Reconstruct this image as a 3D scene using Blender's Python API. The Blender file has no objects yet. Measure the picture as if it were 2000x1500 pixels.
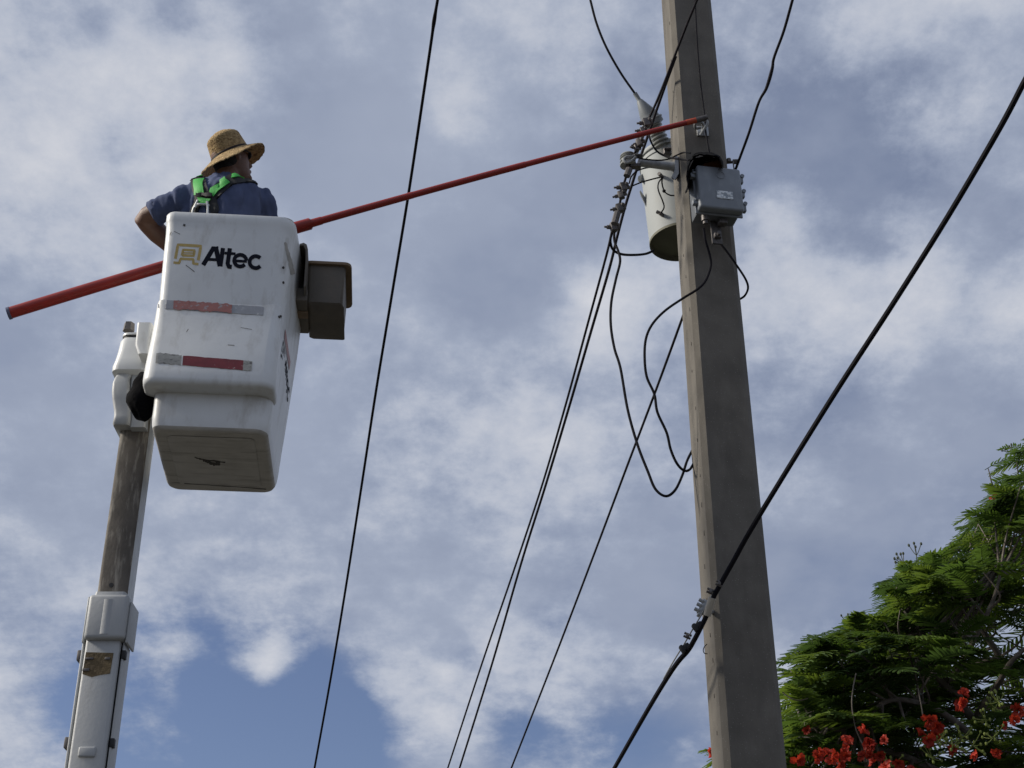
import bpy, bmesh, math, random
from mathutils import Vector, Matrix, noise
from mathutils.bvhtree import BVHTree
R = math.radians
random.seed(7)
scn = bpy.context.scene
COL = scn.collection

# ------------------------------------------------------------------ camera, sky, sun, exposure
FPX, PITCH, CAMZ = 2900.0, R(29), 1.6
cam = bpy.data.cameras.new('camera'); camo = bpy.data.objects.new('camera', cam); COL.objects.link(camo)
cam.lens = 36 * FPX / 2000; cam.sensor_width = 36; cam.clip_start = 0.1; cam.clip_end = 3000
camo.location = (0, 0, CAMZ); camo.rotation_euler = (R(90) + PITCH, 0, 0)
scn.camera = camo
C0 = Vector((0, 0, CAMZ))
FW = Vector((0, math.cos(PITCH), math.sin(PITCH))); UPV = Vector((0, -math.sin(PITCH), math.cos(PITCH)))
def ray(u, v): return Vector((1, 0, 0)) * ((u - 1000) / FPX) + UPV * ((750 - v) / FPX) + FW
def P(u, v, Y):                                   # the point of the place seen at (u, v) and standing Y metres away
    d = ray(u, v); return C0 + d * (Y / d.y)
def proj(p):
    q = p - C0; z = q.dot(FW); return 1000 + FPX * q.x / z, 750 - FPX * q.dot(UPV) / z, z

SUN_EL, SUN_T = R(32), R(3)
S = Vector((-math.cos(SUN_T) * math.cos(SUN_EL), -math.sin(SUN_T) * math.cos(SUN_EL), math.sin(SUN_EL)))
sun = bpy.data.lights.new('sun', 'SUN'); suno = bpy.data.objects.new('sun', sun); COL.objects.link(suno)
sun.energy = 4.2; sun.angle = R(11); sun.color = (1.0, 0.93, 0.82)
suno.rotation_euler = (-S).to_track_quat('-Z', 'Y').to_euler(); suno.location = (-20, -5, 30)
scn.cycles.max_bounces = 6; scn.cycles.diffuse_bounces = 3; scn.cycles.transmission_bounces = 3; scn.cycles.glossy_bounces = 2
scn.view_settings.view_transform = 'Standard'; scn.view_settings.look = 'None'
scn.view_settings.gamma = 1; scn.view_settings.exposure = 0; scn.view_settings.use_curve_mapping = False

def srgb(r, g, b):
    f = lambda c: c / 12.92 if c <= .04045 else ((c + .055) / 1.055) ** 2.4
    return (f(r / 255), f(g / 255), f(b / 255), 1)
world = bpy.data.worlds.new('World'); scn.world = world; world.use_nodes = True
def build_world():
    nt = world.node_tree; N = nt.nodes; L = nt.links; N.clear()
    def n(t, **k):
        o = N.new(t)
        for a, b in k.items(): setattr(o, a, b)
        return o
    def math_(op, a, b=None, clamp=False, c=None):
        m = n('ShaderNodeMath', operation=op, use_clamp=clamp)
        for i, x in enumerate((a, b, c)):
            if x is None: continue
            if isinstance(x, (int, float)): m.inputs[i].default_value = x
            else: L.new(x, m.inputs[i])
        return m.outputs[0]
    def sstep(x, a, b):
        m = n('ShaderNodeMapRange', interpolation_type='SMOOTHSTEP'); L.new(x, m.inputs[0])
        m.inputs[1].default_value = a; m.inputs[2].default_value = b; return m.outputs[0]
    out = n('ShaderNodeOutputWorld')
    sky = n('ShaderNodeTexSky', sky_type='NISHITA', sun_disc=False)
    sky.sun_elevation = SUN_EL; sky.sun_rotation = math.atan2(S.x, S.y) % (2 * math.pi)
    sky.air_density = 1.0; sky.dust_density = .6; sky.ozone_density = 1.5
    tint = n('ShaderNodeMix', data_type='RGBA', blend_type='MULTIPLY'); tint.inputs[0].default_value = 1; L.new(sky.outputs[0], tint.inputs[6]); tint.inputs[7].default_value = (1.0, .93, 1.06, 1)
    bg1 = n('ShaderNodeBackground'); L.new(tint.outputs[2], bg1.inputs[0]); bg1.inputs[1].default_value = .085
    tc = n('ShaderNodeTexCoord'); d = tc.outputs['Generated']
    sep = n('ShaderNodeSeparateXYZ'); L.new(d, sep.inputs[0])
    zz = math_('ADD', math_('MAXIMUM', sep.outputs[2], 0.0), .36)
    cb = n('ShaderNodeCombineXYZ'); L.new(math_('DIVIDE', sep.outputs[0], zz), cb.inputs[0]); L.new(math_('DIVIDE', sep.outputs[1], zz), cb.inputs[1])
    cb.inputs[2].default_value = 3.7
    p = cb.outputs[0]
    def nz(scale, detail, rough, off, dist=0.0, src=p):
        mp = n('ShaderNodeMapping'); L.new(src, mp.inputs[0]); mp.inputs['Location'].default_value = off
        x = n('ShaderNodeTexNoise', noise_dimensions='2D'); L.new(mp.outputs[0], x.inputs['Vector']); x.inputs['Scale'].default_value = scale
        x.inputs['Detail'].default_value = detail; x.inputs['Roughness'].default_value = rough; x.inputs['Distortion'].default_value = dist
        return x.outputs['Fac']
    # where the photograph's cloud sheet is thick (+) or open (-): u, v, radius in photo pixels, amount
    def field(blobs):
        acc = None
        for (u, v, r, a) in blobs:
            di = ray(u, v).normalized()
            vm = n('ShaderNodeVectorMath', operation='DOT_PRODUCT'); L.new(d, vm.inputs[0]); vm.inputs[1].default_value = di
            rr = r / FPX * .85
            e = math_('EXPONENT', math_('MULTIPLY_ADD', vm.outputs['Value'], 2 / rr ** 2, c=-2 / rr ** 2))
            acc = math_('MULTIPLY_ADD', e, a, c=acc or 0.0)
        return acc
    veil_b = field([(430, 1470, 280, -.85), (640, 1430, 170, -.6), (300, 1350, 180, -.4), (150, 1430, 120, -.3), (640, 1480, 180, -.4), (170, 1420, 90, -.25), (1700, 1170, 230, -.22), (1250, 1480, 150, -.35), (1010, 1430, 120, -.5), (900, 1330, 120, -.25), (1080, 1240, 90, -.25), (1150, 1450, 120, -.2), (1500, 320, 170, -.12), (600, 200, 130, -.12), (1040, 520, 150, -.1)])
    puff_b = field([(180, 90, 230, .22), (380, 150, 200, .2), (500, 170, 90, .12), (100, 280, 200, .1), (870, 200, 100, .3), (1150, 100, 180, .14), (1080, 160, 120, .08), (1720, 640, 230, .3), (1520, 400, 70, .3), (1580, 560, 140, .12), (1180, 620, 130, .2), (1040, 460, 60, .12), (1850, 180, 200, .08), (1980, 600, 150, .2),
                    (60, 1250, 170, .25), (330, 1295, 80, .34), (530, 1290, 60, .34), (520, 1330, 35, .2), (810, 1385, 100, .4), (870, 1310, 30, .25), (740, 1350, 45, .2), (960, 1265, 80, .28), (1090, 1320, 100, .22), (1250, 1290, 120, .22), (880, 1450, 90, .22), (1150, 1400, 90, .12), (50, 1480, 100, .05), (1280, 900, 260, .06), (250, 900, 300, .08), (900, 950, 300, .07), (500, 1130, 250, .1), (1650, 1330, 180, .1),
                    (600, 210, 110, -.26), (560, 50, 80, -.22), (710, 250, 110, -.16), (1480, 310, 150, -.22), (1040, 560, 120, -.16), (1640, 220, 120, -.16), (1130, 420, 110, -.2), (1500, 60, 100, -.14), (190, 60, 45, -.2), (1650, 470, 80, -.16), (1640, 1080, 230, -.2), (430, 1480, 240, -.5), (650, 1420, 150, -.4), (700, 1340, 60, .1), (560, 1240, 120, .1), (430, 1360, 60, -.2), (1700, 1190, 170, -.2), (1250, 1480, 120, -.25), (1020, 1440, 70, -.15), (1060, 1235, 70, -.15), (150, 1400, 60, -.25), (420, 1260, 40, -.15), (640, 1250, 80, -.12)])
    base = nz(3.2, 5, .55, (0, 0, 0))
    puffn = nz(4.4, 8, .6, (7.3, 2.2, 0))
    fine = nz(13.0, 8, .66, (3.1, 1.7, 0))
    veil = sstep(math_('ADD', math_('MULTIPLY_ADD', base, .9, c=math_('MULTIPLY_ADD', fine, .25, c=veil_b)), .28), .2, .9)
    pn = math_('MULTIPLY_ADD', math_('SUBTRACT', puffn, .5), 1.5, c=math_('MULTIPLY_ADD', math_('SUBTRACT', fine, .5), .56, c=math_('ADD', puff_b, .46)))
    puff = sstep(pn, .28, .70)
    vcol = n('ShaderNodeMix', data_type='RGBA'); L.new(base, vcol.inputs[0]); vcol.inputs[6].default_value = srgb(124, 136, 162); vcol.inputs[7].default_value = srgb(166, 175, 194)
    pcol = n('ShaderNodeMix', data_type='RGBA'); L.new(sstep(pn, .4, 1.1), pcol.inputs[0]); pcol.inputs[6].default_value = srgb(164, 174, 194); pcol.inputs[7].default_value = srgb(210, 212, 219)
    bgv = n('ShaderNodeBackground'); L.new(vcol.outputs[2], bgv.inputs[0]); bgp = n('ShaderNodeBackground'); L.new(pcol.outputs[2], bgp.inputs[0])
    m0 = n('ShaderNodeMixShader'); L.new(veil, m0.inputs[0]); L.new(bg1.outputs[0], m0.inputs[1]); L.new(bgv.outputs[0], m0.inputs[2])
    mx = n('ShaderNodeMixShader'); L.new(puff, mx.inputs[0]); L.new(m0.outputs[0], mx.inputs[1]); L.new(bgp.outputs[0], mx.inputs[2])
    L.new(mx.outputs[0], out.inputs[0])
build_world()

# ------------------------------------------------------------------ materials
def mat(name, col, rough=.6, metal=0.0, var=.15, vscale=6.0, bump=0.0, bscale=60.0, stain=None, stain_amt=0.0, sscale=(3, 3, 3), sthr=(.5, .7), translucent=None, spec=.5, specks=None):
    m = bpy.data.materials.new(name); m.use_nodes = True; nt = m.node_tree; N = nt.nodes; L = nt.links
    b = N['Principled BSDF']; b.inputs['Roughness'].default_value = rough; b.inputs['Metallic'].default_value = metal
    b.inputs['Specular IOR Level'].default_value = spec
    tc = N.new('ShaderNodeTexCoord'); co = tc.outputs['Object']
    nz = N.new('ShaderNodeTexNoise'); L.new(co, nz.inputs['Vector']); nz.inputs['Scale'].default_value = vscale; nz.inputs['Detail'].default_value = 6
    mr = N.new('ShaderNodeMapRange'); L.new(nz.outputs['Fac'], mr.inputs[0]); mr.inputs[1].default_value = .25; mr.inputs[2].default_value = .75
    mr.inputs[3].default_value = 1 - var; mr.inputs[4].default_value = 1 + var
    mx = N.new('ShaderNodeMix'); mx.data_type = 'RGBA'; mx.blend_type = 'MULTIPLY'; mx.inputs[0].default_value = 1
    mx.inputs[6].default_value = (*col, 1); L.new(mr.outputs[0], mx.inputs[7]); c = mx.outputs[2]
    if stain:
        mp = N.new('ShaderNodeMapping'); L.new(co, mp.inputs[0]); mp.inputs['Scale'].default_value = sscale
        n2 = N.new('ShaderNodeTexNoise'); L.new(mp.outputs[0], n2.inputs['Vector']); n2.inputs['Scale'].default_value = 1; n2.inputs['Detail'].default_value = 8; n2.inputs['Roughness'].default_value = .65
        s = N.new('ShaderNodeMapRange'); L.new(n2.outputs['Fac'], s.inputs[0]); s.inputs[1].default_value = sthr[0]; s.inputs[2].default_value = sthr[1]; s.inputs[4].default_value = stain_amt
        m2 = N.new('ShaderNodeMix'); m2.data_type = 'RGBA'; L.new(s.outputs[0], m2.inputs[0]); L.new(c, m2.inputs[6]); m2.inputs[7].default_value = (*stain, 1); c = m2.outputs[2]
    if specks:
        scol, sc, thr = specks
        vo = N.new('ShaderNodeTexVoronoi'); L.new(co, vo.inputs['Vector']); vo.inputs['Scale'].default_value = sc
        s = N.new('ShaderNodeMapRange'); L.new(vo.outputs['Distance'], s.inputs[0]); s.inputs[1].default_value = thr; s.inputs[2].default_value = thr * .6; s.inputs[4].default_value = .8
        m2 = N.new('ShaderNodeMix'); m2.data_type = 'RGBA'; L.new(s.outputs[0], m2.inputs[0]); L.new(c, m2.inputs[6]); m2.inputs[7].default_value = (*scol, 1); c = m2.outputs[2]
    L.new(c, b.inputs['Base Color'])
    if bump:
        n3 = N.new('ShaderNodeTexNoise'); L.new(co, n3.inputs['Vector']); n3.inputs['Scale'].default_value = bscale; n3.inputs['Detail'].default_value = 5
        bp = N.new('ShaderNodeBump'); bp.inputs['Strength'].default_value = bump; bp.inputs['Distance'].default_value = .01
        L.new(n3.outputs['Fac'], bp.inputs['Height']); L.new(bp.outputs[0], b.inputs['Normal'])
    if translucent:
        t = N.new('ShaderNodeBsdfTranslucent'); t.inputs[0].default_value = (*translucent, 1)
        ms = N.new('ShaderNodeMixShader'); ms.inputs[0].default_value = .4
        L.new(b.outputs[0], ms.inputs[1]); L.new(t.outputs[0], ms.inputs[2]); L.new(ms.outputs[0], N['Material Output'].inputs[0])
    return m
M = dict(
    concrete=mat('concrete', (.142, .129, .109), .9, var=.2, vscale=7, bump=.12, bscale=120, stain=(.07, .062, .052), stain_amt=.6, sscale=(5, 5, 1.3), sthr=(.48, .75), specks=((.24, .225, .20), 60, .15)),
    gel=mat('gelcoat', (.68, .69, .68), .42, var=.07, vscale=5, bump=.06, bscale=25, stain=(.36, .33, .28), stain_amt=.75, sscale=(11, 11, 4), sthr=(.52, .8)),
    grime=mat('grimy_gelcoat', (.47, .45, .41), .6, var=.14, vscale=9, bump=.1, bscale=40, stain=(.2, .18, .15), stain_amt=.7, sscale=(3, 26, 10), sthr=(.5, .72)),
    ribm=mat('stained_gelcoat', (.33, .31, .27), .6, var=.25, vscale=25),
    traymat=mat('tray_plastic', (.115, .10, .08), .65, var=.18, vscale=9, bump=.1, stain=(.14, .11, .08), stain_amt=.6, sscale=(8, 8, 8)),
    trayedge=mat('tray_lip', (.2, .14, .085), .7, var=.2, vscale=20, stain=(.16, .1, .06), stain_amt=.7, sscale=(30, 30, 30)),
    boomw=mat('boom_paint', (.39, .40, .40), .5, var=.06, vscale=6, bump=.08, bscale=60, stain=(.3, .28, .25), stain_amt=.55, sscale=(14, 14, 5), sthr=(.55, .8)),
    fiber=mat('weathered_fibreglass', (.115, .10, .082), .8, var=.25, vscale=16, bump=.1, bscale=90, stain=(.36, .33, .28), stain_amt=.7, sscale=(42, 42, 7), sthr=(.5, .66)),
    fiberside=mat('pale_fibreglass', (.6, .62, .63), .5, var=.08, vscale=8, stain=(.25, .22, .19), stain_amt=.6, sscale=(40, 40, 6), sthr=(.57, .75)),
    patch=mat('rusty_window', (.12, .085, .04), .8, var=.45, vscale=24, bump=.4),
    dark=mat('black_rubber', (.012, .012, .013), .6, var=.2),
    bag=mat('black_fabric', (.005, .005, .006), .95, var=.3, bump=.5, bscale=40, spec=.08),
    wire=mat('black_insulation', (.008, .0075, .011), .75, var=.25, vscale=20, spec=.15),
    wireg=mat('weathered_insulation', (.02, .017, .022), .75, var=.35, vscale=14, spec=.2),
    tubewhite=mat('sun_bleached_sleeve', (.42, .38, .31), .6, var=.15),
    tank=mat('transformer_paint', (.34, .36, .355), .68, var=.05, vscale=5, stain=(.33, .32, .28), stain_amt=.35, sscale=(8, 8, 3)),
    tankbase=mat('transformer_base', (.13, .125, .085), .7, var=.2, vscale=9),
    porcelain=mat('grey_porcelain', (.33, .34, .32), .3, var=.08),
    guard=mat('grey_guard_plastic', (.22, .24, .25), .5, var=.08),
    galv=mat('galvanised_steel', (.34, .35, .35), .5, metal=.45, var=.2, vscale=30),
    clampm=mat('dull_clamp_metal', (.12, .11, .105), .55, metal=.5, var=.35, vscale=50),
    boxm=mat('box_paint', (.20, .22, .245), .5, var=.09, vscale=12, stain=(.33, .36, .38), stain_amt=.35, sscale=(20, 20, 9)),
    boxdark=mat('box_base', (.13, .14, .15), .6, var=.15),
    plate=mat('worn_name_plate', (.26, .29, .31), .4, metal=.3, var=.1, stain=(.7, .72, .72), stain_amt=1, sscale=(26, 26, 60), sthr=(.5, .58)),
    nest=mat('rusty_brown_lining', (.17, .065, .025), .9, var=.4, vscale=30, bump=.6),
    red=mat('red_fibreglass', (.30, .022, .016), .42, var=.14, vscale=9, stain=(.22, .03, .02), stain_amt=.5, sscale=(20, 20, 20)),
    redend=mat('orange_red_tip', (.42, .06, .02), .5, var=.1),
    cap=mat('blue_grey_cap', (.1, .11, .18), .5),
    navy=mat('navy_print', (.005, .006, .014), .7, var=.2, spec=.15),
    gold=mat('gold_print', (.50, .36, .11), .5, var=.12, vscale=60),
    tapegrey=mat('silver_tape', (.30, .31, .33), .45, var=.12, vscale=30, stain=(.68, .68, .66), stain_amt=1, sscale=(26, 26, 70), sthr=(.60, .64)),
    tapered=mat('faded_red_tape', (.33, .13, .11), .5, var=.15, vscale=30, stain=(.33, .33, .34), stain_amt=.9, sscale=(40, 40, 60), sthr=(.56, .62)),
    taperedd=mat('dark_red_tape', (.16, .014, .02), .5, var=.2, vscale=30, stain=(.5, .42, .38), stain_amt=.8, sscale=(40, 40, 60), sthr=(.64, .68)),
    tapeclear=mat('worn_tape', (.28, .28, .26), .5, var=.25, vscale=60, stain=(.05, .05, .05), stain_amt=.9, sscale=(50, 50, 90), sthr=(.55, .65)),
    scuff=mat('dark_scuff', (.05, .045, .04), .8, var=.4, vscale=60),
    skin=mat('skin', (.165, .085, .056), .55, var=.12, vscale=18, bump=.1, bscale=150),
    shirt=mat('blue_grey_cotton', (.08, .10, .18), .9, var=.12, vscale=20, bump=.15, bscale=220, spec=.2),
    trousers=mat('dark_trousers', (.03, .03, .04), .9),
    hair=mat('dark_hair', (.012, .01, .009), .8),
    straw=mat('straw', (.46, .33, .17), .85, var=.25, vscale=60, bump=.9, bscale=110, stain=(.17, .10, .045), stain_amt=.8, sscale=(45, 45, 170), sthr=(.48, .6), spec=.2),
    band=mat('hat_cord', (.02, .013, .012), .8),
    webg=mat('green_webbing', (.065, .45, .075), .65, var=.08, vscale=60, bump=.2, bscale=300),
    webk=mat('black_webbing', (.011, .012, .013), .75, var=.2),
    steel=mat('bright_steel', (.55, .56, .54), .35, metal=.7, var=.05),
    glove=mat('red_glove', (.22, .03, .05), .8),
    bark=mat('tree_bark', (.12, .10, .085), .9, var=.3, vscale=12, bump=.5, bscale=40, stain=(.26, .24, .22), stain_amt=.6, sscale=(12, 12, 12)),
    leaf=mat('leaf_green', (.068, .115, .028), .55, var=.5, vscale=2.6, translucent=(.115, .195, .028), spec=.3),
    leafd=mat('deep_leaf_green', (.05, .088, .028), .55, var=.4, vscale=3, translucent=(.08, .14, .028), spec=.3),
    leafy=mat('young_leaf_green', (.10, .155, .03), .55, var=.4, vscale=3.2, translucent=(.17, .25, .03), spec=.3),
    petal=mat('red_petal', (.48, .036, .018), .6, var=.4, vscale=20, translucent=(.5, .05, .02)),
    petalo=mat('orange_petal', (.46, .04, .014), .6, var=.2, vscale=14, translucent=(.5, .05, .018)),
    budg=mat('green_bud', (.16, .20, .035), .6, var=.2),
    budd=mat('dark_bud', (.05, .06, .035), .7, var=.2),
    ground=mat('dry_grass_ground', (.062, .06, .052), .95, var=.35, vscale=.6, bump=.4, bscale=9, stain=(.09, .08, .06), stain_amt=.7, sscale=(.3, .3, .3)),
)

# ------------------------------------------------------------------ mesh helpers (everything in world metres, moved into the parent's space)
INV = {}
class MB:
    def __init__(s): s.v = []; s.f = []; s.mi = []
    def add(s, vs, fs, mi=0):
        o = len(s.v); s.v += [Vector(x) for x in vs]; s.f += [tuple(i + o for i in f) for f in fs]; s.mi += [mi] * len(fs)
    def tube(s, pts, rad, n=10, caps=True, mi=0, flat=None):
        pts = [Vector(p) for p in pts]; rad = rad if isinstance(rad, (list, tuple)) else [rad] * len(pts)
        vs = []; t0 = (pts[1] - pts[0]).normalized()
        up = Vector((0, 0, 1)) if abs(t0.z) < .9 else Vector((0, 1, 0)); a = t0.cross(up).normalized()
        for i, p in enumerate(pts):
            t = (pts[min(i + 1, len(pts) - 1)] - pts[max(i - 1, 0)])
            t = t.normalized() if t.length > 1e-9 else t0
            a = (a - t * a.dot(t)).normalized(); b = t.cross(a)
            for k in range(n):
                w = 2 * math.pi * k / n; vs.append(p + (a * math.cos(w) + b * math.sin(w)) * rad[i])
        fs = [(i * n + k, i * n + (k + 1) % n, (i + 1) * n + (k + 1) % n, (i + 1) * n + k) for i in range(len(pts) - 1) for k in range(n)]
        if caps: fs += [tuple(range(n))[::-1], tuple((len(pts) - 1) * n + k for k in range(n))]
        s.add(vs, fs, mi)
    def loft(s, rings, cap0=True, cap1=True, closed=True, mi=0):
        n = len(rings[0]); vs = [p for r in rings for p in r]
        fs = [(i * n + k, i * n + (k + 1) % n, (i + 1) * n + (k + 1) % n, (i + 1) * n + k) for i in range(len(rings) - 1) for k in range(n if closed else n - 1)]
        if cap0: fs.append(tuple(range(n))[::-1])
        if cap1: fs.append(tuple((len(rings) - 1) * n + k for k in range(n)))
        s.add(vs, fs, mi)
    def lathe(s, prof, Mx=Matrix(), n=24, cap0=True, cap1=True, mi=0):
        s.loft([[Mx @ Vector((r * math.cos(2 * math.pi * k / n), r * math.sin(2 * math.pi * k / n), z)) for k in range(n)] for r, z in prof], cap0, cap1, mi=mi)
    def box(s, c, size, Mx=Matrix(), bevel=.0, mi=0, seg=2, taper=None):
        bm = bmesh.new(); bmesh.ops.create_cube(bm, size=1)
        for v in bm.verts:
            k = 1.0
            if taper and v.co.z > 0: k = taper
            v.co = Vector((v.co.x * size[0] * k, v.co.y * size[1] * k, v.co.z * size[2]))
        if bevel: bmesh.ops.bevel(bm, geom=list(bm.edges) + list(bm.verts), offset=bevel, segments=seg, profile=.5, affect='EDGES')
        bm.verts.ensure_lookup_table(); c = Vector(c)
        s.add([Mx @ (v.co + c) for v in bm.verts], [[v.index for v in f.verts] for f in bm.faces], mi); bm.free()
    def ball(s, c, r, n=10, m=7, Mx=Matrix(), mi=0):
        r = Vector(r) if not isinstance(r, (int, float)) else Vector((r, r, r)); c = Vector(c); rings = []
        for i in range(1, m):
            a = math.pi * i / m
            rings.append([Mx @ (c + Vector((r.x * math.sin(a) * math.cos(2 * math.pi * k / n), r.y * math.sin(a) * math.sin(2 * math.pi * k / n), -r.z * math.cos(a)))) for k in range(n)])
        s.loft(rings, mi=mi)
    def mesh(s, name, mats, inv=None, smooth=40):
        me = bpy.data.meshes.new(name); vs = s.v if inv is None else [inv @ v for v in s.v]
        me.from_pydata(vs, [], s.f)
        for m in (mats if isinstance(mats, (list, tuple)) else [mats]): me.materials.append(m)
        if any(s.mi): me.polygons.foreach_set('material_index', s.mi)
        if smooth:
            me.polygons.foreach_set('use_smooth', [True] * len(me.polygons)); me.set_sharp_from_angle(angle=R(smooth))
        me.update(); return me
    def build(s, name, m, parent=None, smooth=40):
        o = bpy.data.objects.new(name, s.mesh(name, m, INV.get(parent), smooth)); COL.objects.link(o)
        if parent is not None: o.parent = parent; INV[o] = INV.get(parent, Matrix())
        return o
def tag(o, label, cat, group=None, kind=None):
    o['label'] = label; o['category'] = cat
    if group: o['group'] = group
    if kind: o['kind'] = kind
    return o
def thing(name, label, cat, Mx=Matrix(), group=None):
    if not isinstance(Mx, Matrix): Mx = Matrix.Translation(Mx)
    o = bpy.data.objects.new(name, None); COL.objects.link(o); o.empty_display_size = .2
    o.matrix_world = Mx; INV[o] = Mx.inverted(); return tag(o, label, cat, group)
def smoothpts(pts, k=8):
    pts = [Vector(p) for p in pts]; q = [pts[0] * 2 - pts[1]] + pts + [pts[-1] * 2 - pts[-2]]; out = []
    for i in range(1, len(q) - 2):
        a, b, c, d = q[i - 1:i + 3]
        for j in range(k):
            t = j / k; out.append(.5 * ((2 * b) + (c - a) * t + (2 * a - 5 * b + 4 * c - d) * t * t + (3 * b - a - 3 * c + d) * t ** 3))
    out.append(pts[-1]); return out
def px(p): return (p - C0).dot(FW) / FPX            # metres covered by one photo pixel at p
def rrect(hx, y0, y1, r, n=5, x0=None, small_left=False):
    xl = -hx if x0 is None else x0; out = []
    l = min(r, .042) if small_left else r
    for cx, cy, a0, q in ((hx - r, y1 - r, 0, r), (xl + r, y1 - r, 90, r), (xl + l, y0 + l, 180, l), (hx - r, y0 + r, 270, r)):
        for k in range(n + 1):
            a = R(a0 + 90 * k / n); out.append((cx + q * math.cos(a), cy + q * math.sin(a)))
    return out
def bvh_of(*mbs):
    v = []; f = []
    for m in mbs: o = len(v); v += m.v; f += [tuple(i + o for i in q) for q in m.f]
    return BVHTree.FromPolygons(v, f)
def onto(bvh):                                       # photo point -> point and normal on the built surface
    def g(u, v):
        d = ray(u, v).normalized(); loc, nrm, i, dist = bvh.ray_cast(C0, d)
        if loc is None:
            loc, nrm, i, dist = min((bvh.find_nearest(C0 + d * (6.4 + .1 * j)) for j in range(30)), key=lambda x: x[3])
        if nrm.dot(d) > 0: nrm = -nrm
        return loc, nrm
    return g
def strip(mb, pts, w, g, off=.003, n=2, sub=4, skirt=0.0, mi=0, jag=0.0):
    pp = []                                          # a band of width w following the line pts, laid on the surface g
    for i in range(len(pts) - 1):
        for j in range(sub):
            t = j / sub; pp.append((pts[i][0] + (pts[i + 1][0] - pts[i][0]) * t, pts[i][1] + (pts[i + 1][1] - pts[i][1]) * t))
    pp.append(tuple(pts[-1])); rows = []; low = []
    ws = w if isinstance(w, (list, tuple)) else [w] * 2
    for i, p in enumerate(pp):
        a = pp[max(i - 1, 0)]; b = pp[min(i + 1, len(pp) - 1)]; dx, dy = b[0] - a[0], b[1] - a[1]; l = math.hypot(dx, dy) or 1
        nx, ny = -dy / l, dx / l; row = []; lo = []; ww = ws[0] + (ws[-1] - ws[0]) * i / (len(pp) - 1)
        for k in range(n + 1):
            s_ = (k / n - .5) * ww
            if k in (0, n) and jag: s_ += random.uniform(-jag, jag)
            loc, nr = g(p[0] + nx * s_, p[1] + ny * s_); row.append(loc + nr * off); lo.append(loc + nr * (off - skirt))
        rows.append(row); low.append(lo)
    mb.loft(rows, False, False, False, mi)
    if skirt:
        ring = [r[0] for r in rows] + [x for x in rows[-1][1:]] + [r[-1] for r in rows[::-1][1:]] + [x for x in rows[0][1:-1][::-1]]
        rl = [r[0] for r in low] + [x for x in low[-1][1:]] + [r[-1] for r in low[::-1][1:]] + [x for x in low[0][1:-1][::-1]]
        mb.loft([ring, rl], False, False, True, mi)

# ------------------------------------------------------------------ ground
g = MB(); g.add([(-400, -400, 0), (400, -400, 0), (400, 900, 0), (-400, 900, 0)], [(0, 1, 2, 3)])
tag(g.build('ground', M['ground'], None, 0), 'open grassy ground below the pole and the tree', 'ground', kind='structure')

# ------------------------------------------------------------------ concrete pole
POLEC = Vector((1.117, 7.0, 0)); YAW = R(5)
PM = Matrix.Translation(POLEC) @ Matrix.Rotation(YAW, 4, 'Z')
def pole_half(z): return .148 - (z - 3.4) * .0034
pole = thing('utility_pole', 'tall square tapered concrete utility pole with chamfered corners', 'utility pole', PM)
mb = MB(); rings = []
for z in [-.5 + .35 * i for i in range(31)]:
    h = pole_half(z); c = .028
    rings.append([PM @ Vector((x - .005 * (z - 3.4), y, z)) for x, y in ((h, -h + c), (h, h - c), (h - c, h), (-h + c, h), (-h, h - c), (-h, -h + c), (-h + c, -h), (h - c, -h))])
mb.loft(rings); POLE_BVH = bvh_of(mb); mb.build('shaft', M['concrete'], pole, 25); onpole = onto(POLE_BVH)
# cast pits down the left face, the eye bolt the stick reaches for, the side bolt
mb = MB()
for v in range(55, 1480, 62):
    loc, nr = onpole(1305 + v * .066 + random.uniform(-2, 3), v + random.uniform(-14, 14))
    mb.box((0, 0, 0), (.006, .006, random.uniform(.015, .03)), Matrix.Translation(loc), .002, seg=1)
mb.build('casting_pit', M['scuff'], pole)['kind'] = 'stuff'
loc, nr = onpole(1372, 258)
mb = MB(); Q = Matrix.Translation(loc) @ nr.to_track_quat('Z', 'X').to_matrix().to_4x4()
mb.box((0, 0, .006), (.07, .07, .012), Q, .003); mb.tube([Q @ Vector((0, 0, 0)), Q @ Vector((0, 0, .05))], .011)
mb.tube(smoothpts([Q @ Vector((0, 0, .045)), Q @ Vector((.01, .02, .075)), Q @ Vector((0, .055, .08)), Q @ Vector((-.01, .05, .045)), Q @ Vector((0, .02, .04))], 6), .009)
mb.build('eye_bolt', M['galv'], pole)
mb = MB(); a = P(1414, 318, 7.0); mb.tube([a, a + Vector((.07, -.01, 0))], .009); mb.tube([a + Vector((.028, -.01, -.004)), a + Vector((.028, -.01, .02))], .014, 6); mb.tube([a + Vector((.05, -.01, 0)), a + Vector((.085, -.012, 0))], .015, 6)
mb.tube([a + Vector((.05, -.02, 0)), a + Vector((.045, -.06, -.1))], .004, 6)
mb.build('through_bolt', M['clampm'], pole)

def cable(name, label, ctrl, r_px, m='wire', cat='cable', group=None, k=12, ext0=0.0, ext1=0.0, rfun=None, n=8, parent=None):
    pts = [P(*c) for c in ctrl]
    sp = smoothpts(pts, k)
    if ext0: sp.insert(0, sp[0] + (sp[0] - sp[2]).normalized() * ext0)
    if ext1: sp.append(sp[-1] + (sp[-1] - sp[-3]).normalized() * ext1)
    mid = pts[len(pts) // 2]; r = r_px * px(mid)
    rad = [r * (rfun(i / (len(sp) - 1)) if rfun else 1) for i in range(len(sp))]
    mb = MB(); mb.tube(sp, rad, n); o = mb.build(name, M[m], parent)
    if parent is None: tag(o, label, cat, group)
    return o, sp

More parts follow.
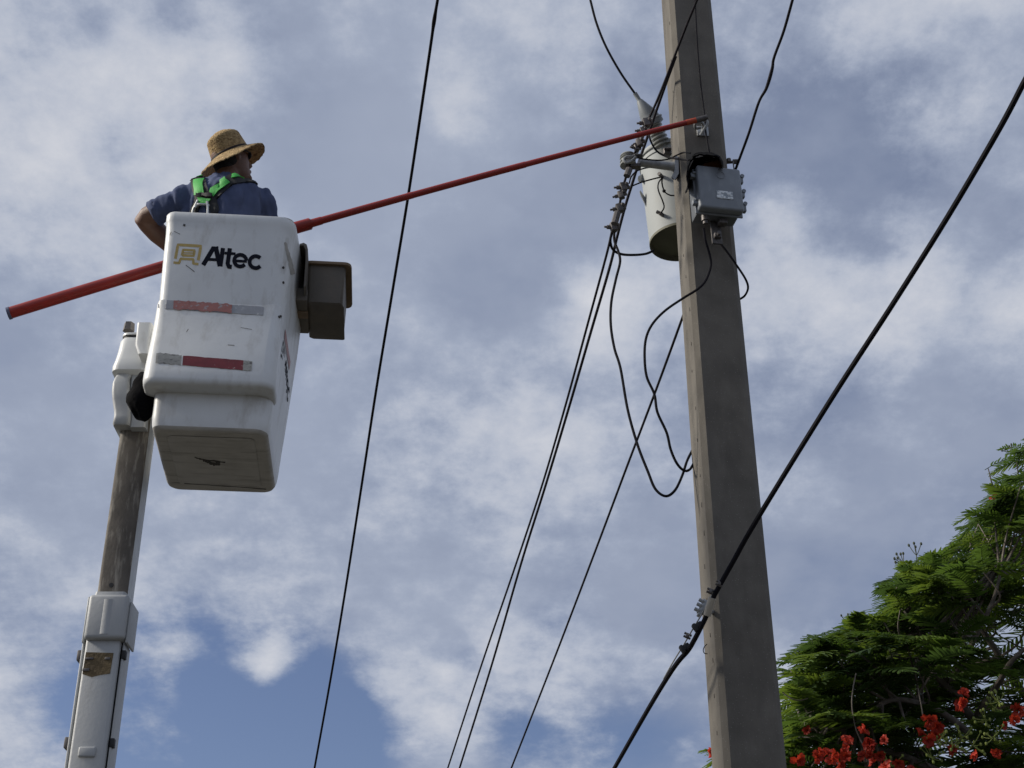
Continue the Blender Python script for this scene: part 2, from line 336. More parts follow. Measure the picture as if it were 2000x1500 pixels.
# ------------------------------------------------------------------ transformer behind the pole
TB = P(1334, 474, 7.52); TR, TH = .203, .62
TM = Matrix.Translation(TB) @ Matrix.Rotation(R(-3.2), 4, 'Y')
tf = thing('transformer', 'pale grey cylindrical transformer with ribbed bushing mounted behind the concrete pole', 'transformer', TM)
mb = MB(); mb.lathe([(TR - .004, .012), (TR, .016), (TR + .001, .3), (TR, TH - .05), (TR + .006, TH - .045), (TR + .006, TH - .03), (TR, TH - .028), (TR, TH)], TM, 48, False, False); TANK = bvh_of(mb); mb.build('tank', M['tank'], tf)
mb = MB(); mb.lathe([(TR - .012, .03), (TR - .005, .0), (TR + .002, 0), (TR + .002, .016)], TM, 48, True, False); mb.build('base', M['tankbase'], tf)
mb = MB(); mb.lathe([(TR + .009, TH - .006), (TR + .012, TH), (TR + .008, TH + .022), (TR * .8, TH + .05), (TR * .3, TH + .065)], TM, 48); mb.build('lid', M['tank'], tf)
mb = MB(); a = P(1303, 297, 7.28)
mb.box((0, 0, 0), (.05, .03, .045), Matrix.Translation(a) @ Matrix.Rotation(.3, 4, 'Z'), .006); mb.tube([a + Vector((-.02, -.02, .01)), a + Vector((.03, -.02, .01))], .009, 6); mb.build('lid_clamp', M['clampm'], tf)
# bushing: porcelain with rain sheds, tilted out to the left
b0, b1 = P(1296, 292, 7.36), P(1273, 236, 7.30); ax = (b1 - b0); BL = ax.length
BM = Matrix.Translation(b0) @ ax.to_track_quat('Z', 'Y').to_matrix().to_4x4()
mb = MB(); prof = [(.05, -.05), (.05, 0), (.036, .005)]
ns = 7
for i in range(ns):
    z = .02 + i * (BL - .02) / ns; prof += [(.036, z), (.057 - i * .001, z + .005), (.057 - i * .001, z + .012), (.036, z + .02)]
prof += [(.03, BL)]
mb.lathe(prof, BM, 28); mb.build('bushing', M['porcelain'], tf, 50)
c1 = P(1240, 182, 7.22); ax2 = (c1 - b1); CL = ax2.length
GM = Matrix.Translation(b1) @ ax2.to_track_quat('Z', 'Y').to_matrix().to_4x4()
mb = MB(); mb.lathe([(.052, -.035), (.066, -.03), (.068, .0), (.06, .012), (.055, .05), (.02, CL * .72), (.014, CL * .76), (.014, CL), (.008, CL)], GM, 28); gd = mb.build('wildlife_guard', M['guard'], tf)
mb = MB(); mb.lathe([(.07, -.004), (.074, 0), (.07, .006)], GM, 28, False, False); mb.tube([GM @ Vector((-.06, 0, -.02)), GM @ Vector((-.085, -.005, -.03)), GM @ Vector((-.08, -.005, -.05))], .006); mb.build('guard_ring', M['galv'], gd)
for (u, v, uu, vv) in ((1262, 390, 1251, 378), (1256, 338, 1247, 350)):      # lifting lugs on the left edge
    a = P(u + 2, v + 10, 7.50); b = P(uu, vv, 7.47); mb = MB(); w = Vector((0, .02, .0))
    d = (b - a); s_ = Vector((0, 0, 1)) * .035
    ring = [a - s_, a + s_, b + s_ * .55, b + d * .15, b - s_ * .45]
    mb.loft([[q - w * .3 for q in ring], [q + w * .3 for q in ring]]); mb.build('lifting_lug', M['galv'], tf)
mb = MB(); on_t = onto(TANK); loc, nr = on_t(1294, 420); mb.tube([loc, loc + nr * .035], .012, 8); mb.box((0, 0, 0), (.045, .02, .016), Matrix.Translation(loc + nr * .03) @ Matrix.Rotation(.5, 4, 'Y'), .004); mb.build('drain_valve', M['clampm'], tf)
mb = MB(); loc, nr = on_t(1293, 345); mb.tube([loc, loc + nr * .04], .012, 8); mb.build('secondary_stud', M['clampm'], tf)
mb = MB(); pts = [(1226, 367), (1250, 357), (1270, 351), (1294, 345)]; mb.tube(smoothpts([P(u, v, 7.16) for u, v in pts], 6), .0045, 6); mb.build('lead', M['wire'], tf)
mb = MB(); mb.tube(smoothpts([P(u, v, 7.18) for u, v in ((1294, 346), (1286, 358), (1286, 372), (1294, 392), (1297, 405), (1291, 416))], 6), .0045, 6); mb.build('lead', M['wire'], tf)
mb = MB(); mb.tube(smoothpts([P(u, v, 7.18) for u, v in ((1294, 346), (1293, 358), (1298, 374), (1308, 381), (1318, 382))], 6), .0045, 6); a = P(1297, 373, 7.18); mb.ball(a, .011); mb.build('lead', M['wire'], tf)
# ------------------------------------------------------------------ side bracket with spool insulators
br = thing('insulator_bracket', 'grey bracket arm with ribbed spool insulator sticking out left of the pole', 'bracket', P(1322, 326, 6.98))
mb = MB(); a0, a1 = P(1248, 317, 6.92), P(1322, 326, 6.95); mb.tube([a0, a0.lerp(a1, .1), a0.lerp(a1, .85), a1], [.028, .025, .027, .034], 16); mb.build('arm', M['galv'], br)
mb = MB(); ring = [(1318, 304), (1325, 306), (1326, 338), (1318, 352), (1312, 345), (1318, 330)]
mb.loft([[P(u, v, 6.90) for u, v in ring], [P(u + 2, v, 7.0) for u, v in ring]]); mb.build('flange', M['galv'], br)
mb = MB(); mb.box((0, 0, 0), (.09, .04, .02), Matrix.Translation(P(1236, 325, 6.92)), .004); mb.tube([P(1226, 306, 6.92), P(1229, 330, 6.92)], .008); mb.tube([P(1229, 326, 6.92), P(1229.5, 330, 6.92)], .014, 6)
mb.box((0, 0, 0), (.09, .035, .012), Matrix.Translation(P(1240, 305, 6.92)), .003); mb.build('clevis', M['clampm'], br)
for (v0, v1) in ((303, 312), (313, 325)):
    mb = MB(); a, b = P(1227, v1, 6.92), P(1226, v0, 6.92); SM = Matrix.Translation(a) @ (b - a).to_track_quat('Z', 'Y').to_matrix().to_4x4(); l = (b - a).length
    mb.lathe([(.03, 0), (.047, .006), (.049, l * .3), (.034, l * .5), (.046, l * .7), (.044, l - .004), (.03, l)], SM, 24); mb.build('spool', M['porcelain'], br)

# ------------------------------------------------------------------ grey junction box on the front of the pole
BXC = P(1398, 383, 6.70); BXM = Matrix.Translation(BXC) @ Matrix.Rotation(R(11), 4, 'Z') @ Matrix.Rotation(R(-1.0), 4, 'Y')
jb = thing('junction_box', 'blue-grey metal junction box bolted to the front of the concrete pole', 'junction box', BXM)
bw, bh, bd = .255, .285, .13
mb = MB(); mb.box((0, .03, 0), (bw - .012, bd, bh - .02), BXM, .012); mb.build('body', M['boxdark'], jb)
mb = MB(); mb.box((0, -.055, 0), (bw, .055, bh), BXM, .014, seg=3); lid = mb.build('lid', M['boxm'], jb)
mb = MB(); mb.box((0, -.022, 0), (bw + .016, .012, bh + .014), BXM, .004); mb.build('flange', M['boxm'], jb)
mb = MB(); mb.lathe([(.026, 0), (.026, .003), (.021, .003), (.021, .001)], BXM @ Matrix.Translation((.008, -.0825, .085)) @ Matrix.Rotation(R(90), 4, 'X'), 24); mb.build('embossed_disc', M['boxm'], lid)
mb = MB(); mb.box((.02, -.084, -.05), (.095, .004, .052), BXM, .001, seg=1); mb.build('name_plate', M['plate'], lid)
mb = MB()
for (x, z, w, h) in ((-.016, -.042, .022, .014), (.008, -.038, .012, .008), (.04, -.04, .022, .016), (.052, -.05, .012, .01), (-.018, -.07, .02, .008), (.012, -.068, .013, .016), (.036, -.07, .012, .014), (.05, -.066, .012, .006)):
    mb.box((x + .004, -.0868, z), (w, .0012, h), BXM)
mb.build('plate_marks', M['steel'], lid)
for z in (.09, -.09):
    mb = MB(); mb.box((-bw / 2 - .012, -.04, z), (.03, .03, .03), BXM, .005); mb.tube([BXM @ Vector((-bw / 2 - .014, -.055, z + .012)), BXM @ Vector((-bw / 2 + .03, -.062, z + .012))], .008, 8); mb.build('hinge', M['boxm'], jb)
for z, l in ((.1, .045), (.0, .04), (-.09, .05)):
    mb = MB(); mb.box((bw / 2 + .014, -.03, z), (.028, .03, l), BXM, .006); mb.tube([BXM @ Vector((bw / 2 + .022, -.05, z + l * .5)), BXM @ Vector((bw / 2 + .022, .0, z + l * .5))], .012, 10); mb.build('latch', M['boxm'], jb)
mb = MB(); mb.tube([BXM @ Vector((-.075, .0, -bh / 2 + .01)), BXM @ Vector((-.075, .0, -bh / 2 - .035))], .022, 12); mb.tube([BXM @ Vector((-.075, .0, -bh / 2 - .03)), BXM @ Vector((-.075, .0, -bh / 2 - .055))], .015, 12); mb.build('cable_gland', M['clampm'], jb)
mb = MB(); mb.box((.0, .05, -bh / 2 - .07), (.06, .012, .15), BXM, .003); mb.box((.0, .035, -bh / 2 - .1), (.04, .03, .03), BXM, .006); mb.tube([BXM @ Vector((.0, .02, -bh / 2 - .1)), BXM @ Vector((.0, .0, -bh / 2 - .1))], .012, 6)
mb.box((.03, .02, -bh / 2 - .02), (.05, .05, .03), BXM, .008); mb.build('mounting_bracket', M['clampm'], jb)

# ------------------------------------------------------------------ torn black cover behind the box
hd = thing('rubber_cover', 'torn black rubber cover with rusty brown lining behind the top of the junction box', 'cover', P(1375, 345, 6.80))
arch = [(1339, 376), (1343, 362), (1341, 345), (1342, 328), (1346, 314), (1354, 304), (1366, 299), (1380, 299), (1394, 300), (1405, 306), (1411, 315), (1412, 324), (1406, 327)]
mb = MB(); rows = []
for j, Yj in enumerate((6.55, 6.60, 6.67, 6.74, 6.80)):
    rows.append([P(u + random.uniform(-1.2, 1.2), v + random.uniform(-1.5, 1.5) + (3 - j) * .8, Yj) for u, v in [(lambda q: proj(q)[:2])(x) for x in smoothpts([P(u, v, 6.7) for u, v in arch], 3)]])
inner = [[x + (P(1378, 345, 6.7) - x).normalized() * .012 for x in r] for r in rows]
mb.loft(rows, False, False, False); mb.loft(inner, False, False, False); mb.loft([rows[0], inner[0]], False, False, False); mb.loft([rows[-1], inner[-1]], False, False, False)
mb.build('outer_sheet', M['bag'], hd, 60)
mb = MB(); ring = [(1345, 360), (1346, 330), (1356, 309), (1380, 304), (1402, 309), (1408, 322), (1400, 335), (1370, 350)]
mb.loft([[P(u, v, 6.79) for u, v in ring], [P(u, v, 6.83) for u, v in ring]]); mb.build('back_sheet', M['bag'], hd)
mb = MB(); ring = [(1368, 326), (1376, 319), (1390, 315), (1402, 312), (1409, 318), (1408, 327), (1395, 329), (1380, 330)]
mb.loft([[P(u, v + random.uniform(-1, 1), 6.66) for u, v in ring], [P(u + 2, v - 3, 6.76) for u, v in ring]]); mb.build('lining', M['nest'], hd)

# ------------------------------------------------------------------ wires and cables
cable('service_wire', 'thin black wire spanning the sky between the bucket and the pole', [(855, -2, 6.6), (848, 40, 6.7), (838, 110, 6.9), (800, 365, 7.6), (768, 560, 8.2), (735, 760, 9.0), (706, 950, 9.9), (675, 1150, 10.9), (645, 1330, 11.9), (614, 1502, 13.0)], 2.6, 'wire', ext0=6, ext1=14,
      rfun=lambda t: 1.0 + .35 * math.exp(-((t - .12) / .035) ** 2))
o, spB = cable('power_cable', 'dark cable with connectors running past the spool insulator, left of a twin', [(1363, -4, 6.1), (1340, 52, 6.35), (1304, 145, 6.62), (1284, 195, 6.72), (1264, 240, 6.8), (1246, 285, 6.86), (1232, 318, 6.9), (1217, 365, 6.95), (1208, 410, 7.0), (1197, 445, 7.05), (1184, 500, 7.15), (1150, 625, 7.6), (1105, 790, 8.3), (1058, 950, 9.2), (1005, 1110, 10.2), (940, 1300, 11.5), (874, 1502, 13.0)], 2.6, 'wireg', ext0=5, ext1=14,
      rfun=lambda t: 1.0)
for (u, v, Y, s_) in ((1249, 279, 6.84, 1.0), (1243, 289, 6.85, .8), (1217, 366, 6.93, 1.1), (1213, 381, 6.94, 1.0), (1210, 407, 6.97, 1.1), (1198, 444, 7.03, 1.1), (1262, 240, 6.79, 1.1), (1255, 256, 6.8, .9)):
    mb = MB(); a = P(u, v, Y); T = Matrix.Translation(a) @ Matrix.Rotation(R(-18 + random.uniform(-8, 8)), 4, 'Y') @ Matrix.Rotation(random.uniform(-.4, .4), 4, 'Z')
    mb.box((0, 0, 0), (.034 * s_, .034 * s_, .05 * s_), T, .006); mb.tube([T @ Vector((-.036 * s_, 0, .004)), T @ Vector((.034 * s_, 0, -.004))], .011 * s_, 6); mb.tube([T @ Vector((-.05 * s_, 0, .006)), T @ Vector((-.03 * s_, 0, .004))], .006, 6)
    mb.ball(T @ Vector((.02 * s_, -.01, .012)), .013 * s_, 8, 5); mb.build('connector', M['clampm'], o)
for (q0, q1) in (((1253, 262), (1246, 284)), ((1206, 415), (1200, 437)), ((1229, 330), (1224, 344))):
    mb = MB(); mb.tube([P(*q0, 6.87), P(*q1, 6.87)], .02, 8); mb.build('splice_sleeve', M['clampm'], o)
mb = MB(); mb.tube(smoothpts([P(u, v, 6.88) for u, v in ((1248, 290), (1243, 300), (1236, 305), (1224, 306), (1218, 312), (1224, 318), (1236, 312), (1242, 305))], 6), .008, 8); mb.build('tie_wire', M['galv'], o)
cable('power_cable', 'dark cable crossing behind the red stick close beside the transformer tank', [(1320, 110, 6.75), (1300, 165, 6.9), (1280, 222, 7.02), (1262, 275, 7.08), (1250, 310, 7.11), (1236, 355, 7.14), (1222, 400, 7.18), (1206, 460, 7.24), (1190, 525, 7.35), (1155, 645, 7.75), (1110, 800, 8.4), (1065, 950, 9.25), (1018, 1100, 10.2), (960, 1300, 11.6), (897, 1502, 13.1)], 3.0, 'wireg', ext1=14)
cable('power_cable', 'single dark cable passing behind the pole and running down between twin cables and pole', [(1549, -4, 5.9), (1531, 60, 6.1), (1512, 112, 6.25), (1508, 135, 6.3), (1497, 172, 6.4), (1482, 200, 6.5), (1462, 262, 6.7), (1437, 330, 6.95), (1390, 460, 7.35), (1333, 620, 7.5), (1280, 765, 8.1), (1225, 910, 8.8), (1165, 1070, 9.8), (1085, 1280, 11.2), (998, 1502, 13.0)], 2.7, 'wireg', ext0=5, ext1=14,
      rfun=lambda t: 1 + .3 * math.exp(-((t - .25) / .05) ** 2))
cable('jumper_wire', 'thin curved wire dropping into the tip of the transformer bushing guard', [(1152, -4, 7.05), (1165, 45, 7.08), (1184, 92, 7.12), (1212, 142, 7.18), (1241, 184, 7.22)], 2.4, 'wire', ext0=1.5)
cable('ground_wire', 'thin black wire running down the front face of the pole to the cover', [(1357, -5, 6.83), (1362, 90, 6.835), (1369, 170, 6.835), (1376, 225, 6.83), (1379, 262, 6.83), (1386, 300, 6.82)], 1.7, 'wire', ext0=1.5)
cable('jumper_wire', 'short black wire sagging from the bushing base to the black cover', [(1266, 258, 6.9), (1272, 278, 6.88), (1284, 296, 6.86), (1305, 307, 6.82), (1328, 311, 6.75), (1346, 313, 6.68)], 2.0, 'wire')
cable('jumper_wire', 'thin black wire sagging above the bracket arm from the spool insulator', [(1241, 302, 6.86), (1250, 309, 6.86), (1270, 312, 6.86), (1290, 313, 6.86), (1308, 310, 6.84), (1322, 303, 6.82), (1335, 298, 6.8), (1348, 299, 6.72)], 1.5, 'wire')
cable('jumper_wire', 'thin black wire arching over the upper tank below the bracket arm', [(1229, 358, 6.95), (1233, 345, 6.98), (1244, 334, 7.0), (1262, 328, 7.0), (1283, 326, 7.0), (1304, 328, 6.98), (1315, 333, 6.96), (1316, 341, 6.95), (1313, 346, 6.95), (1316, 350, 6.95)], 1.5, 'wire')
cable('drop_cable', 'black cable curving from the connectors under the transformer base', [(1196, 452, 7.06), (1192, 470, 7.08), (1197, 487, 7.12), (1212, 496, 7.2), (1235, 498, 7.3), (1260, 496, 7.38), (1276, 490, 7.45)], 2.6, 'wire')
cable('drop_cable', 'black cable hanging in the longest, lowest loop left of the pole', [(1200, 450, 7.06), (1200, 470, 7.05), (1208, 492, 7.04), (1211, 512, 7.02), (1203, 545, 7.0), (1194, 590, 7.0), (1193, 635, 7.0), (1200, 680, 7.0), (1212, 720, 7.0), (1226, 800, 7.0), (1245, 868, 7.0), (1265, 920, 7.0), (1280, 955, 7.0), (1300, 969, 7.0), (1318, 958, 7.02), (1332, 930, 7.05), (1342, 900, 7.08), (1353, 878, 7.12)], 2.7, 'wire')
cable('drop_cable', 'black cable looping from the box bottom across the pole edge and back', [(1374, 446, 6.68), (1378, 470, 6.70), (1386, 498, 6.74), (1388, 520, 6.76), (1378, 548, 6.76), (1362, 565, 6.76), (1335, 582, 6.76), (1300, 606, 6.78), (1275, 632, 6.8), (1262, 660, 6.83), (1259, 695, 6.85), (1263, 735, 6.88), (1278, 770, 6.9), (1284, 805, 6.92), (1302, 845, 6.95), (1310, 878, 6.98), (1322, 905, 7.0), (1336, 919, 7.03), (1347, 917, 7.06), (1355, 905, 7.1)], 2.6, 'wire')
cable('drop_cable', 'short black cable bulging out beyond the right edge of the pole', [(1402, 470, 6.79), (1420, 492, 6.80), (1440, 520, 6.83), (1456, 545, 6.87), (1461, 562, 6.92), (1455, 577, 6.98), (1444, 585, 7.03)], 2.2, 'wire')
# thick communication cable in front of the pole with its messenger strand
o, sp = cable('communication_cable', 'thick black cable slanting across the front of the pole from upper right', [(2003, 155, 4.55), (1950, 255, 4.75), (1850, 425, 5.1), (1745, 592, 5.45), (1620, 785, 5.9), (1480, 1012, 6.35), (1430, 1100, 6.53), (1402, 1150, 6.62), (1391, 1172, 6.66), (1381, 1200, 6.70), (1368, 1227, 6.73), (1356, 1250, 6.78), (1344, 1270, 6.85), (1324, 1293, 6.95), (1301, 1327, 7.15), (1262, 1392, 7.6), (1198, 1504, 8.5)], 5.0, 'wire', ext0=5, ext1=14)
mb = MB(); mb.tube([P(1391, 1168, 6.645), P(1385, 1187, 6.67), P(1381, 1202, 6.69)], .0185, 12); mb.build('bleached_sleeve', M['tubewhite'], o)
mb = MB(); mb.tube(smoothpts([P(1405, 1140, 6.61), P(1385, 1172, 6.66), P(1368, 1204, 6.71), P(1357, 1222, 6.76), P(1346, 1241, 6.82), P(1335, 1260, 6.9), P(1314, 1294, 7.1), P(1296, 1326, 7.25)], 5), .0035, 6); mb.build('messenger_strand', M['galv'], o)
for (u, v, Y) in ((1365, 1223, 6.74), (1340, 1265, 6.85)):
    mb = MB(); T = Matrix.Translation(P(u - 2, v, Y)) @ Matrix.Rotation(R(-32), 4, 'Y'); mb.box((0, 0, 0), (.05, .026, .03), T, .006); mb.box((-.016, 0, .0), (.018, .034, .04), T, .005); mb.build('spacer', M['dark'], o)
for (u, v, Y, s_) in ((1343, 1242, 6.83, .9), (1388, 1155, 6.64, .9), (1405, 1140, 6.6, .8)):
    mb = MB(); T = Matrix.Translation(P(u, v, Y)) @ Matrix.Rotation(R(25), 4, 'Y'); mb.box((0, 0, 0), (.02 * s_, .024, .026 * s_), T, .004); mb.tube([T @ Vector((-.022 * s_, 0, .008)), T @ Vector((.018, 0, .008))], .006, 6); mb.tube([T @ Vector((-.02 * s_, 0, -.008)), T @ Vector((.018, 0, -.008))], .006, 6); mb.build('strand_clamp', M['clampm'], o)
mb = MB(); T = Matrix.Translation(P(1374, 1190, 6.74)) @ Matrix.Rotation(R(28), 4, 'Y') @ Matrix.Rotation(YAW, 4, 'Z')
mb.box((-.005, 0, 0), (.022, .04, .085), T, .004)
for z in (-.022, .006, .03): mb.tube([T @ Vector((-.04, -.01, z)), T @ Vector((.02, -.01, z))], .0095, 8); mb.tube([T @ Vector((-.022, -.01, z)), T @ Vector((-.012, -.01, z))], .015, 6)
mb.tube([T @ Vector((-.01, 0, -.01)), P(1396, 1196, 6.9)], .012, 8); mb.build('suspension_clamp', M['galv'], o)
cable('wire_loop', 'tiny loop of thin black wire on the pole edge below the suspension clamp', [(1381, 1258, 7.0), (1376, 1263, 7.0), (1373.5, 1270, 7.0), (1376, 1276, 7.0), (1382, 1277, 7.0)], .9, 'wire')

# ------------------------------------------------------------------ aerial bucket
BM_ = Matrix.Translation((-1.386, 6.037, 3.115 + CAMZ)) @ Matrix.Rotation(.085, 4, 'Z')
bk = thing('aerial_bucket', 'scuffed white fibreglass lift bucket with worn tape stripes, carrying the worker', 'lift bucket', BM_)
def ringL(hx, y0, y1, r, z, Mx=BM_, n=6, x0=None, flare=True):
    k = .2 * min(1, max(0, z) / .8) ** .75 if flare else 0
    sl_ = 1 + .06 * min(1, max(0, z - .3) / .3)
    return [Mx @ Vector((x * (1 + k * max(0, y)) * (sl_ if flare and x < 0 else 1), y, z)) for x, y in rrect(hx, y0, y1, r, n, x0, flare)]
tub = MB()
lev = [(.243, .040, .680, .05, .0), (.256, .027, .692, .06, .004), (.263, .020, .698, .065, .016), (.268, .016, .70, .066, .036), (.270, .014, .70, .066, .07), (.272, .014, .70, .07, .2), (.276, .005, .70, .075, .3), (.284, 0, .70, .085, .55),
       (.29, 0, .70, .09, .75), (.296, 0, .70, .09, .95), (.299, 0, .70, .085, 1.08), (.302, 0, .70, .078, 1.13), (.304, -.002, .702, .076, 1.14), (.306, -.004, .704, .075, 1.16), (.306, -.004, .704, .075, 1.186), (.302, -.001, .701, .072, 1.193), (.298, .004, .694, .045, 1.193), (.29, .012, .686, .04, 1.18), (.26, .03, .67, .04, .10)]
tub.loft([ringL(hx, y0, y1, r, z) for hx, y0, y1, r, z in lev[6:]], False, True)
tubo = tub.build('tub', M['gel'], bk)
low = MB(); low.loft([ringL(hx, y0, y1, r, z) for hx, y0, y1, r, z in lev[2:7]], False, False); low.build('lower_tub', M['gel'], bk)
bot = MB(); bot.loft([ringL(hx, y0, y1, r, z) for hx, y0, y1, r, z in lev[:3]], True, False); boto = bot.build('floor_pan', M['grime'], bk, 60)
bm2 = MB(); bm2.loft([ringL(.20, .085, .615, .03, -.003), ringL(.195, .09, .61, .03, -.006)], False, True); bm2.build('floor_panel', M['grime'], boto)
# step pocket bulging out of the front, deepest near its bottom
stp = MB(); L_ = [(.294, .03, .06, .02, .69), (.308, .002, .12, .03, .682), (.312, -.0015, .13, .035, .665), (.314, -.010, .14, .045, .60), (.316, -.030, .15, .055, .50), (.318, -.052, .15, .06, .40), (.320, -.070, .16, .062, .315), (.321, -.080, .16, .064, .255), (.321, -.083, .16, .064, .215), (.318, -.080, .15, .06, .196), (.309, -.068, .13, .05, .186), (.29, -.045, .12, .04, .183), (.262, .03, .10, .03, .186)]
stp.loft([ringL(h - .032, y0, y1, rr_, z, x0=-h, flare=False) for h, y0, y1, rr_, z in L_]); stp.build('step_pocket', M['gel'], bk, 60)
allb = bvh_of(tub, low, stp); onb = onto(allb)
# moulded diagonal recess and bolt holes on the right side
def onside(y, z):
    o_ = BM_ @ Vector((1.2, y, z)); d = (BM_.to_3x3() @ Vector((-1, 0, 0))); loc, nr, i, ds = allb.ray_cast(o_, d); return loc, (nr if nr.dot(d) < 0 else -nr)
for (u, v) in ((553, 523), (553, 552), (545, 619), (548, 618)):
    mb = MB(); loc, nr = onb(u, v); mb.tube([loc - nr * .002, loc + nr * .004], .0065, 8); mb.build('bolt', M['scuff'], bk)
mb = MB(); strip(mb, [(1370, 975), (1402, 1090), (1430, 1215)], [18, 34], lambda a, b: onb(200 + a / 3.846, 220 + b / 3.846), .0015, 2, 8, 0, jag=3); mb.build('moulded_rib', M['ribm'], bk)
for pts, w in (([(600, 855), (600, 862)], 5), ([(505, 905), (530, 880)], 3), ([(625, 1150), (690, 1195)], 2.5), ([(1190, 1180), (1197, 1183)], 6)):
    pass
cr = lambda a, b: onb(200 + a / 3.846, 220 + b / 3.846)       # point measured on the enlarged front of the bucket
def ell(cx, cy, rx, ry, a0, a1, n=14): return [(cx + rx * math.cos(R(a0 + (a1 - a0) * i / n)), cy - ry * math.sin(R(a0 + (a1 - a0) * i / n))) for i in range(n + 1)]
LOGO = [([(548, 1098), (568, 993), (740, 1003), (720, 1110)], 21), ([(598, 1074), (606, 1031), (693, 1036), (686, 1076), (598, 1072)], 18), ([(606, 1053), (690, 1056)], 10) , ([(534, 1126), (576, 1131), (588, 1098), (684, 1103), (682, 1134), (722, 1139)], 18)]
TEXT = [([(757, 1146), (838, 1012)], 34), ([(824, 1010), (872, 1012)], 10), ([(850, 1008), (884, 1154)], 36), ([(795, 1103), (872, 1106)], 22), ([(906, 1018), (886, 1156)], 32),
        ([(958, 1020), (941, 1135), (950, 1158), (972, 1160)], 32), ([(918, 1056), (1000, 1062)], 20), (ell(1036, 1113, 46, 44, 0, 318), 28), ([(992, 1114), (1086, 1119)], 19), (ell(1152, 1124, 46, 45, 42, 318), 28)]
mb = MB()
for pts, w in LOGO: strip(mb, pts, w, cr, .0012, 1, 7)
mb.build('gold_emblem', M['gold'], bk, 0)
mb = MB()
for i, (pts, w) in enumerate(TEXT): strip(mb, pts, w, cr, .001 + .0002 * i, 1, 2)
mb.build('lettering', M['navy'], bk, 0)
def side_map(a, b): return onside(.10 + (a - 530) / 690 * .45, .62 - (b - 980) / 690 * .45 - .06)
mb = MB()
for i, (pts, w) in enumerate(LOGO + TEXT): strip(mb, pts, w, side_map, .001 + .0002 * i, 1, 2)
mb.build('side_lettering', M['navy'], bk, 0)
def tape(name, m, pts, w, jag=0.0, off=.0025, sub=14, lab=None):
    mb = MB(); strip(mb, pts, w, onb, off, 2, sub, jag=jag); o_ = mb.build(name, M[m], bk, 0); return o_
tape('silver_tape', 'tapegrey', [(310, 594), (515, 608)], 17, .6)
tape('red_tape', 'tapered', [(339, 596), (453, 603.5)], 17, 1.6, .0045, 24)
tape('worn_tape', 'tapeclear', [(305, 699), (354, 704)], 19, 1.2)
tape('red_tape', 'taperedd', [(357, 704.5), (475, 714)], 19, .5)
tape('worn_tape', 'tapeclear', [(475, 714), (492, 715.5)], 19, .6)
mb = MB(); strip(mb, [(0, 0), (1, 0)], .05, lambda a, b: onside(.13 + a * .30, .60 + b - a * .015), .003, 2, 8); mb.build('side_tape', M['tapered'], bk, 0)
mb = MB()
for pts, w in (([(358, 439), (362, 441)], 4), ([(335, 453), (332, 460)], 1.2), ([(363, 518), (380, 531)], 1.1), ([(364, 649), (368, 643)], 1), ([(445, 674), (458, 675)], 1), ([(340, 452), (352, 458)], .8), ([(470, 640), (492, 644)], .7)):
    strip(mb, pts, w, onb, .0022, 1, 3)
mb.build('scratches', M['scuff'], bk, 0)
onbot = onto(bvh_of(bot, bm2)); mb = MB()
strip(mb, [(396, 899), (406, 902), (418, 906), (430, 905)], [3, 7], onbot, .0015, 2, 5, jag=1.2); strip(mb, [(380, 893), (395, 897), (440, 903)], [1, 3], onbot, .0015, 1, 6, jag=.8); strip(mb, [(335, 942), (420, 948), (520, 955)], .8, onbot, .0015, 1, 6, jag=.4); mb.build('scorch_mark', M['scuff'], boto, 0)

# tool tray hung on the right rear of the rim
tr = thing('tool_tray', 'brown weathered plastic tool tray hanging on the right side of the lift bucket', 'tool tray', BM_ @ Matrix.Translation((.44, .53, .95)))
def rb(mb, x0, x1, y0, y1, z0, z1, bev=.01): mb.box(((x0 + x1) / 2, (y0 + y1) / 2, (z0 + z1) / 2), (x1 - x0, y1 - y0, z1 - z0), BM_, bev)
def ring2(x0, x1, y0, y1, r, z): return [BM_ @ Vector((x, y, z)) for x, y in rrect(x1, y0, y1, r, 4, x0)]
mb = MB(); mb.loft([ring2(.385, .558, .385, .725, .012, .925), ring2(.370, .552, .37, .735, .016, .935), ring2(.360, .556, .352, .75, .02, 1.155), ring2(.368, .548, .36, .742, .018, 1.155), ring2(.385, .535, .38, .72, .015, .95)], True, True); mb.build('tray_body', M['traymat'], tr)
mb = MB(); mb.loft([ring2(.345, .585, .335, .765, .035, 1.148), ring2(.343, .587, .333, .767, .036, 1.156), ring2(.345, .585, .335, .765, .035, 1.164), ring2(.37, .546, .362, .74, .018, 1.164), ring2(.37, .546, .362, .74, .018, 1.148), ring2(.345, .585, .335, .765, .035, 1.148)], False, False); mb.build('lip', M['trayedge'], tr)
mb = MB()
prof = [(.32, 1.20), (.34, 1.208), (.356, 1.198), (.364, 1.17), (.367, 1.1), (.368, .95), (.358, .94), (.357, 1.1), (.353, 1.165), (.34, 1.192), (.32, 1.19)]
mb.loft([[BM_ @ Vector((x, .24, z)) for x, z in prof], [BM_ @ Vector((x, .62, z)) for x, z in prof]]); mb.build('hook_plate', M['traymat'], tr)
mb = MB(); rb(mb, .30, .372, .33, .66, .915, .99, .006); mb.build('spacer_block', M['traymat'], tr)
mb = MB(); rb(mb, .29, .375, .43, .49, .903, .918, .003); mb.build('strap', M['trayedge'], tr)

